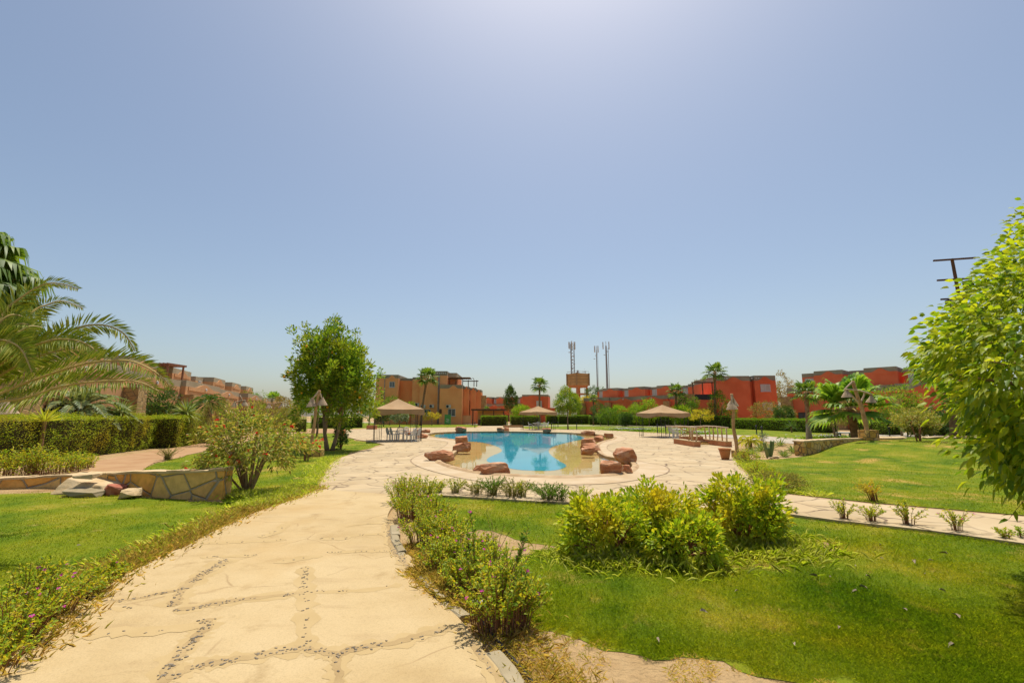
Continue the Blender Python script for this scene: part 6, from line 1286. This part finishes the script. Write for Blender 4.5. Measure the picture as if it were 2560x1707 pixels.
blades('grass', q, .032 + .018 * vnoise(q, 1.3, 8), .0032 * np.maximum(1, d_ / 3.0), 'grass', 502, lean=.55, label='short mown grass of the near right lawn')
q = scatter(rough(L3, .12, .25, 13), 110000, 503, ymax=14); d_ = q[:, 1]; keep = vnoise(q, 1.7, 35) > -.8; q = q[keep]; d_ = q[:, 1]
blades('grass', q, .030 + .015 * vnoise(q, 1.3, 9), .0032 * np.maximum(1, d_ / 3.0), 'grass', 504, lean=.55, label='short mown grass of the left lawn')
q = scatter(L4, 60000, 505, ymax=36); blades('grass', q, .04, .0036 * np.maximum(1, q[:, 1] / 3.5), 'grass', 506, lean=.6, label='grass round the big tree')
q = scatter(L2, 90000, 507, ymax=30); blades('grass', q, .03, .0032 * np.maximum(1, q[:, 1] / 3.2), 'grass', 508, z=.014 + hz(q[:, 0], q[:, 1]), lean=.6, label='grass of the lawn mound')
def along(pl, n, sp, seed, off=0.0):
    g = rng(seed); q = np.array(pl); sg = np.concatenate([[0], np.cumsum(np.linalg.norm(np.diff(q, axis=0), axis=1))]); u = g.uniform(0, sg[-1], n)
    c = np.floor(u / .13); u = u * .45 + (c * .13 + .06 + .05 * np.sin(c * 7.1)) * .55
    p = np.stack([np.interp(u, sg, q[:, 0]), np.interp(u, sg, q[:, 1])], 1); T = unit(np.gradient(q, axis=0)); t_ = np.stack([np.interp(u, sg, T[:, 0]), np.interp(u, sg, T[:, 1])], 1)
    return p + np.stack([-t_[:, 1], t_[:, 0]], 1) * (off + g.normal(size=n) * sp)[:, None]
pl = GP(smoothpts(PL[1:], 3, False))
blades('dry_grass', along(pl, 21000, .17, 510, .15), .13, .0038, 'dry', 511, lean=.75, label='dry straw-coloured grass along the left edge of the path')
blades('tall_grass', along(pl, 3500, .16, 512, .32), .14, .005, 'tallgrass', 513, lean=.65, label='green unmown grass along the left edge of the path')
kq = GP(smoothpts([(1040, 1435), (1090, 1475), (1130, 1505), (1165, 1530)], 4, False), 0)
blades('dry_grass', along(kq, 3000, .08, 514, .02), .10, .003, 'dry', 515, z=np.full(3000, .05), lean=1.0, label='tuft of dry grass spilling over the kerb')
q = scatter(GP([(1230,1590),(1343,1563),(1440,1592),(1567,1633),(1727,1640),(1880,1690),(2200,1726),(2300,1850),(1500,1900),(1380,1760)]), 16000, 516, ymax=5); keep = vnoise(q, 4.5, 40) > .12; blades('dry_grass', q[keep], .045, .0032, 'dry', 517, lean=.8, label='sparse dry grass on the bare sandy corner')
q = along(kin[6:].tolist(), 6000, .14, 518, .30); blades('dry_grass', q, .09, .003, 'dry', 519, lean=.8, label='dry litter and grass under the periwinkle border')
def patch(px, py, rx, ry, n, seed):
    g = rng(seed); c = np.array(G(px, py)); a = g.uniform(0, 6.28, n); r_ = np.abs(g.normal(size=n)) * .62; return c + np.stack([np.cos(a) * r_ * rx, np.sin(a) * r_ * ry], 1)
q = np.concatenate([patch(1520, 1400, .75, .5, 1800, 520), patch(1700, 1405, .8, .45, 1800, 521), patch(1880, 1375, .95, .6, 3000, 522), patch(1980, 1390, .45, .35, 1200, 523), patch(1620, 1330, 1.0, .5, 900, 526)])
blades('tall_grass', q, .20, .0032, 'tallgrass', 524, lean=.8, label='uncut grass round the yellow-green lawn shrubs')
q = np.concatenate([along(GP([(800,1212),(822,1166),(845,1146)]), 1800, .2, 530, .2), along(GP([(640,1277),(731,1247),(790,1222)]), 3500, .2, 531, .25), patch(640, 1240, .9, .35, 2600, 532), along(GP([(1842,1153),(1895,1208),(1945,1231),(2057,1244)]), 2500, .15, 533, .2)])
blades('tall_grass', q, .16, .008, 'tallgrass', 534, lean=.55, label='longer grass along the deck and under the red-flowered shrub')
q = np.concatenate([patch(1560, 1076, 2.6, 1.6, 1500, 540), patch(1600, 1078, 2.2, 1.2, 1200, 541), patch(2075, 1098, 2.5, .5, 900, 542), patch(1740, 1086, 2.0, .5, 700, 543)])
blades('ground_cover', q, .30, .05, 'farhedge', 544, lean=.7, label='low flowering ground cover along the far deck edge')
g = rng(9); V, F = leaves(g, np.column_stack([q[::4] + g.normal(size=(len(q[::4]), 2)) * .2, g.uniform(.2, .34, len(q[::4]))]), rdirs(g, len(q[::4])) + np.array([0, 0, .4]), .09, .08)
tag(npmesh('white_flowers', V, F, MT['white']), 'tiny white flowers on the ground cover along the far deck edge', kind='stuff')

q = np.concatenate([along(L1[32:] if len(L1) > 40 else L1[20:33], 9000, .07, 550), along(L3[:8], 4000, .06, 551)])
q = np.concatenate([q, along(L1[20:], 5000, .22, 553)]); blades('grass', q, .035, .0035, 'grass', 552, lean=.7, label='ragged grass edges of the near lawns')
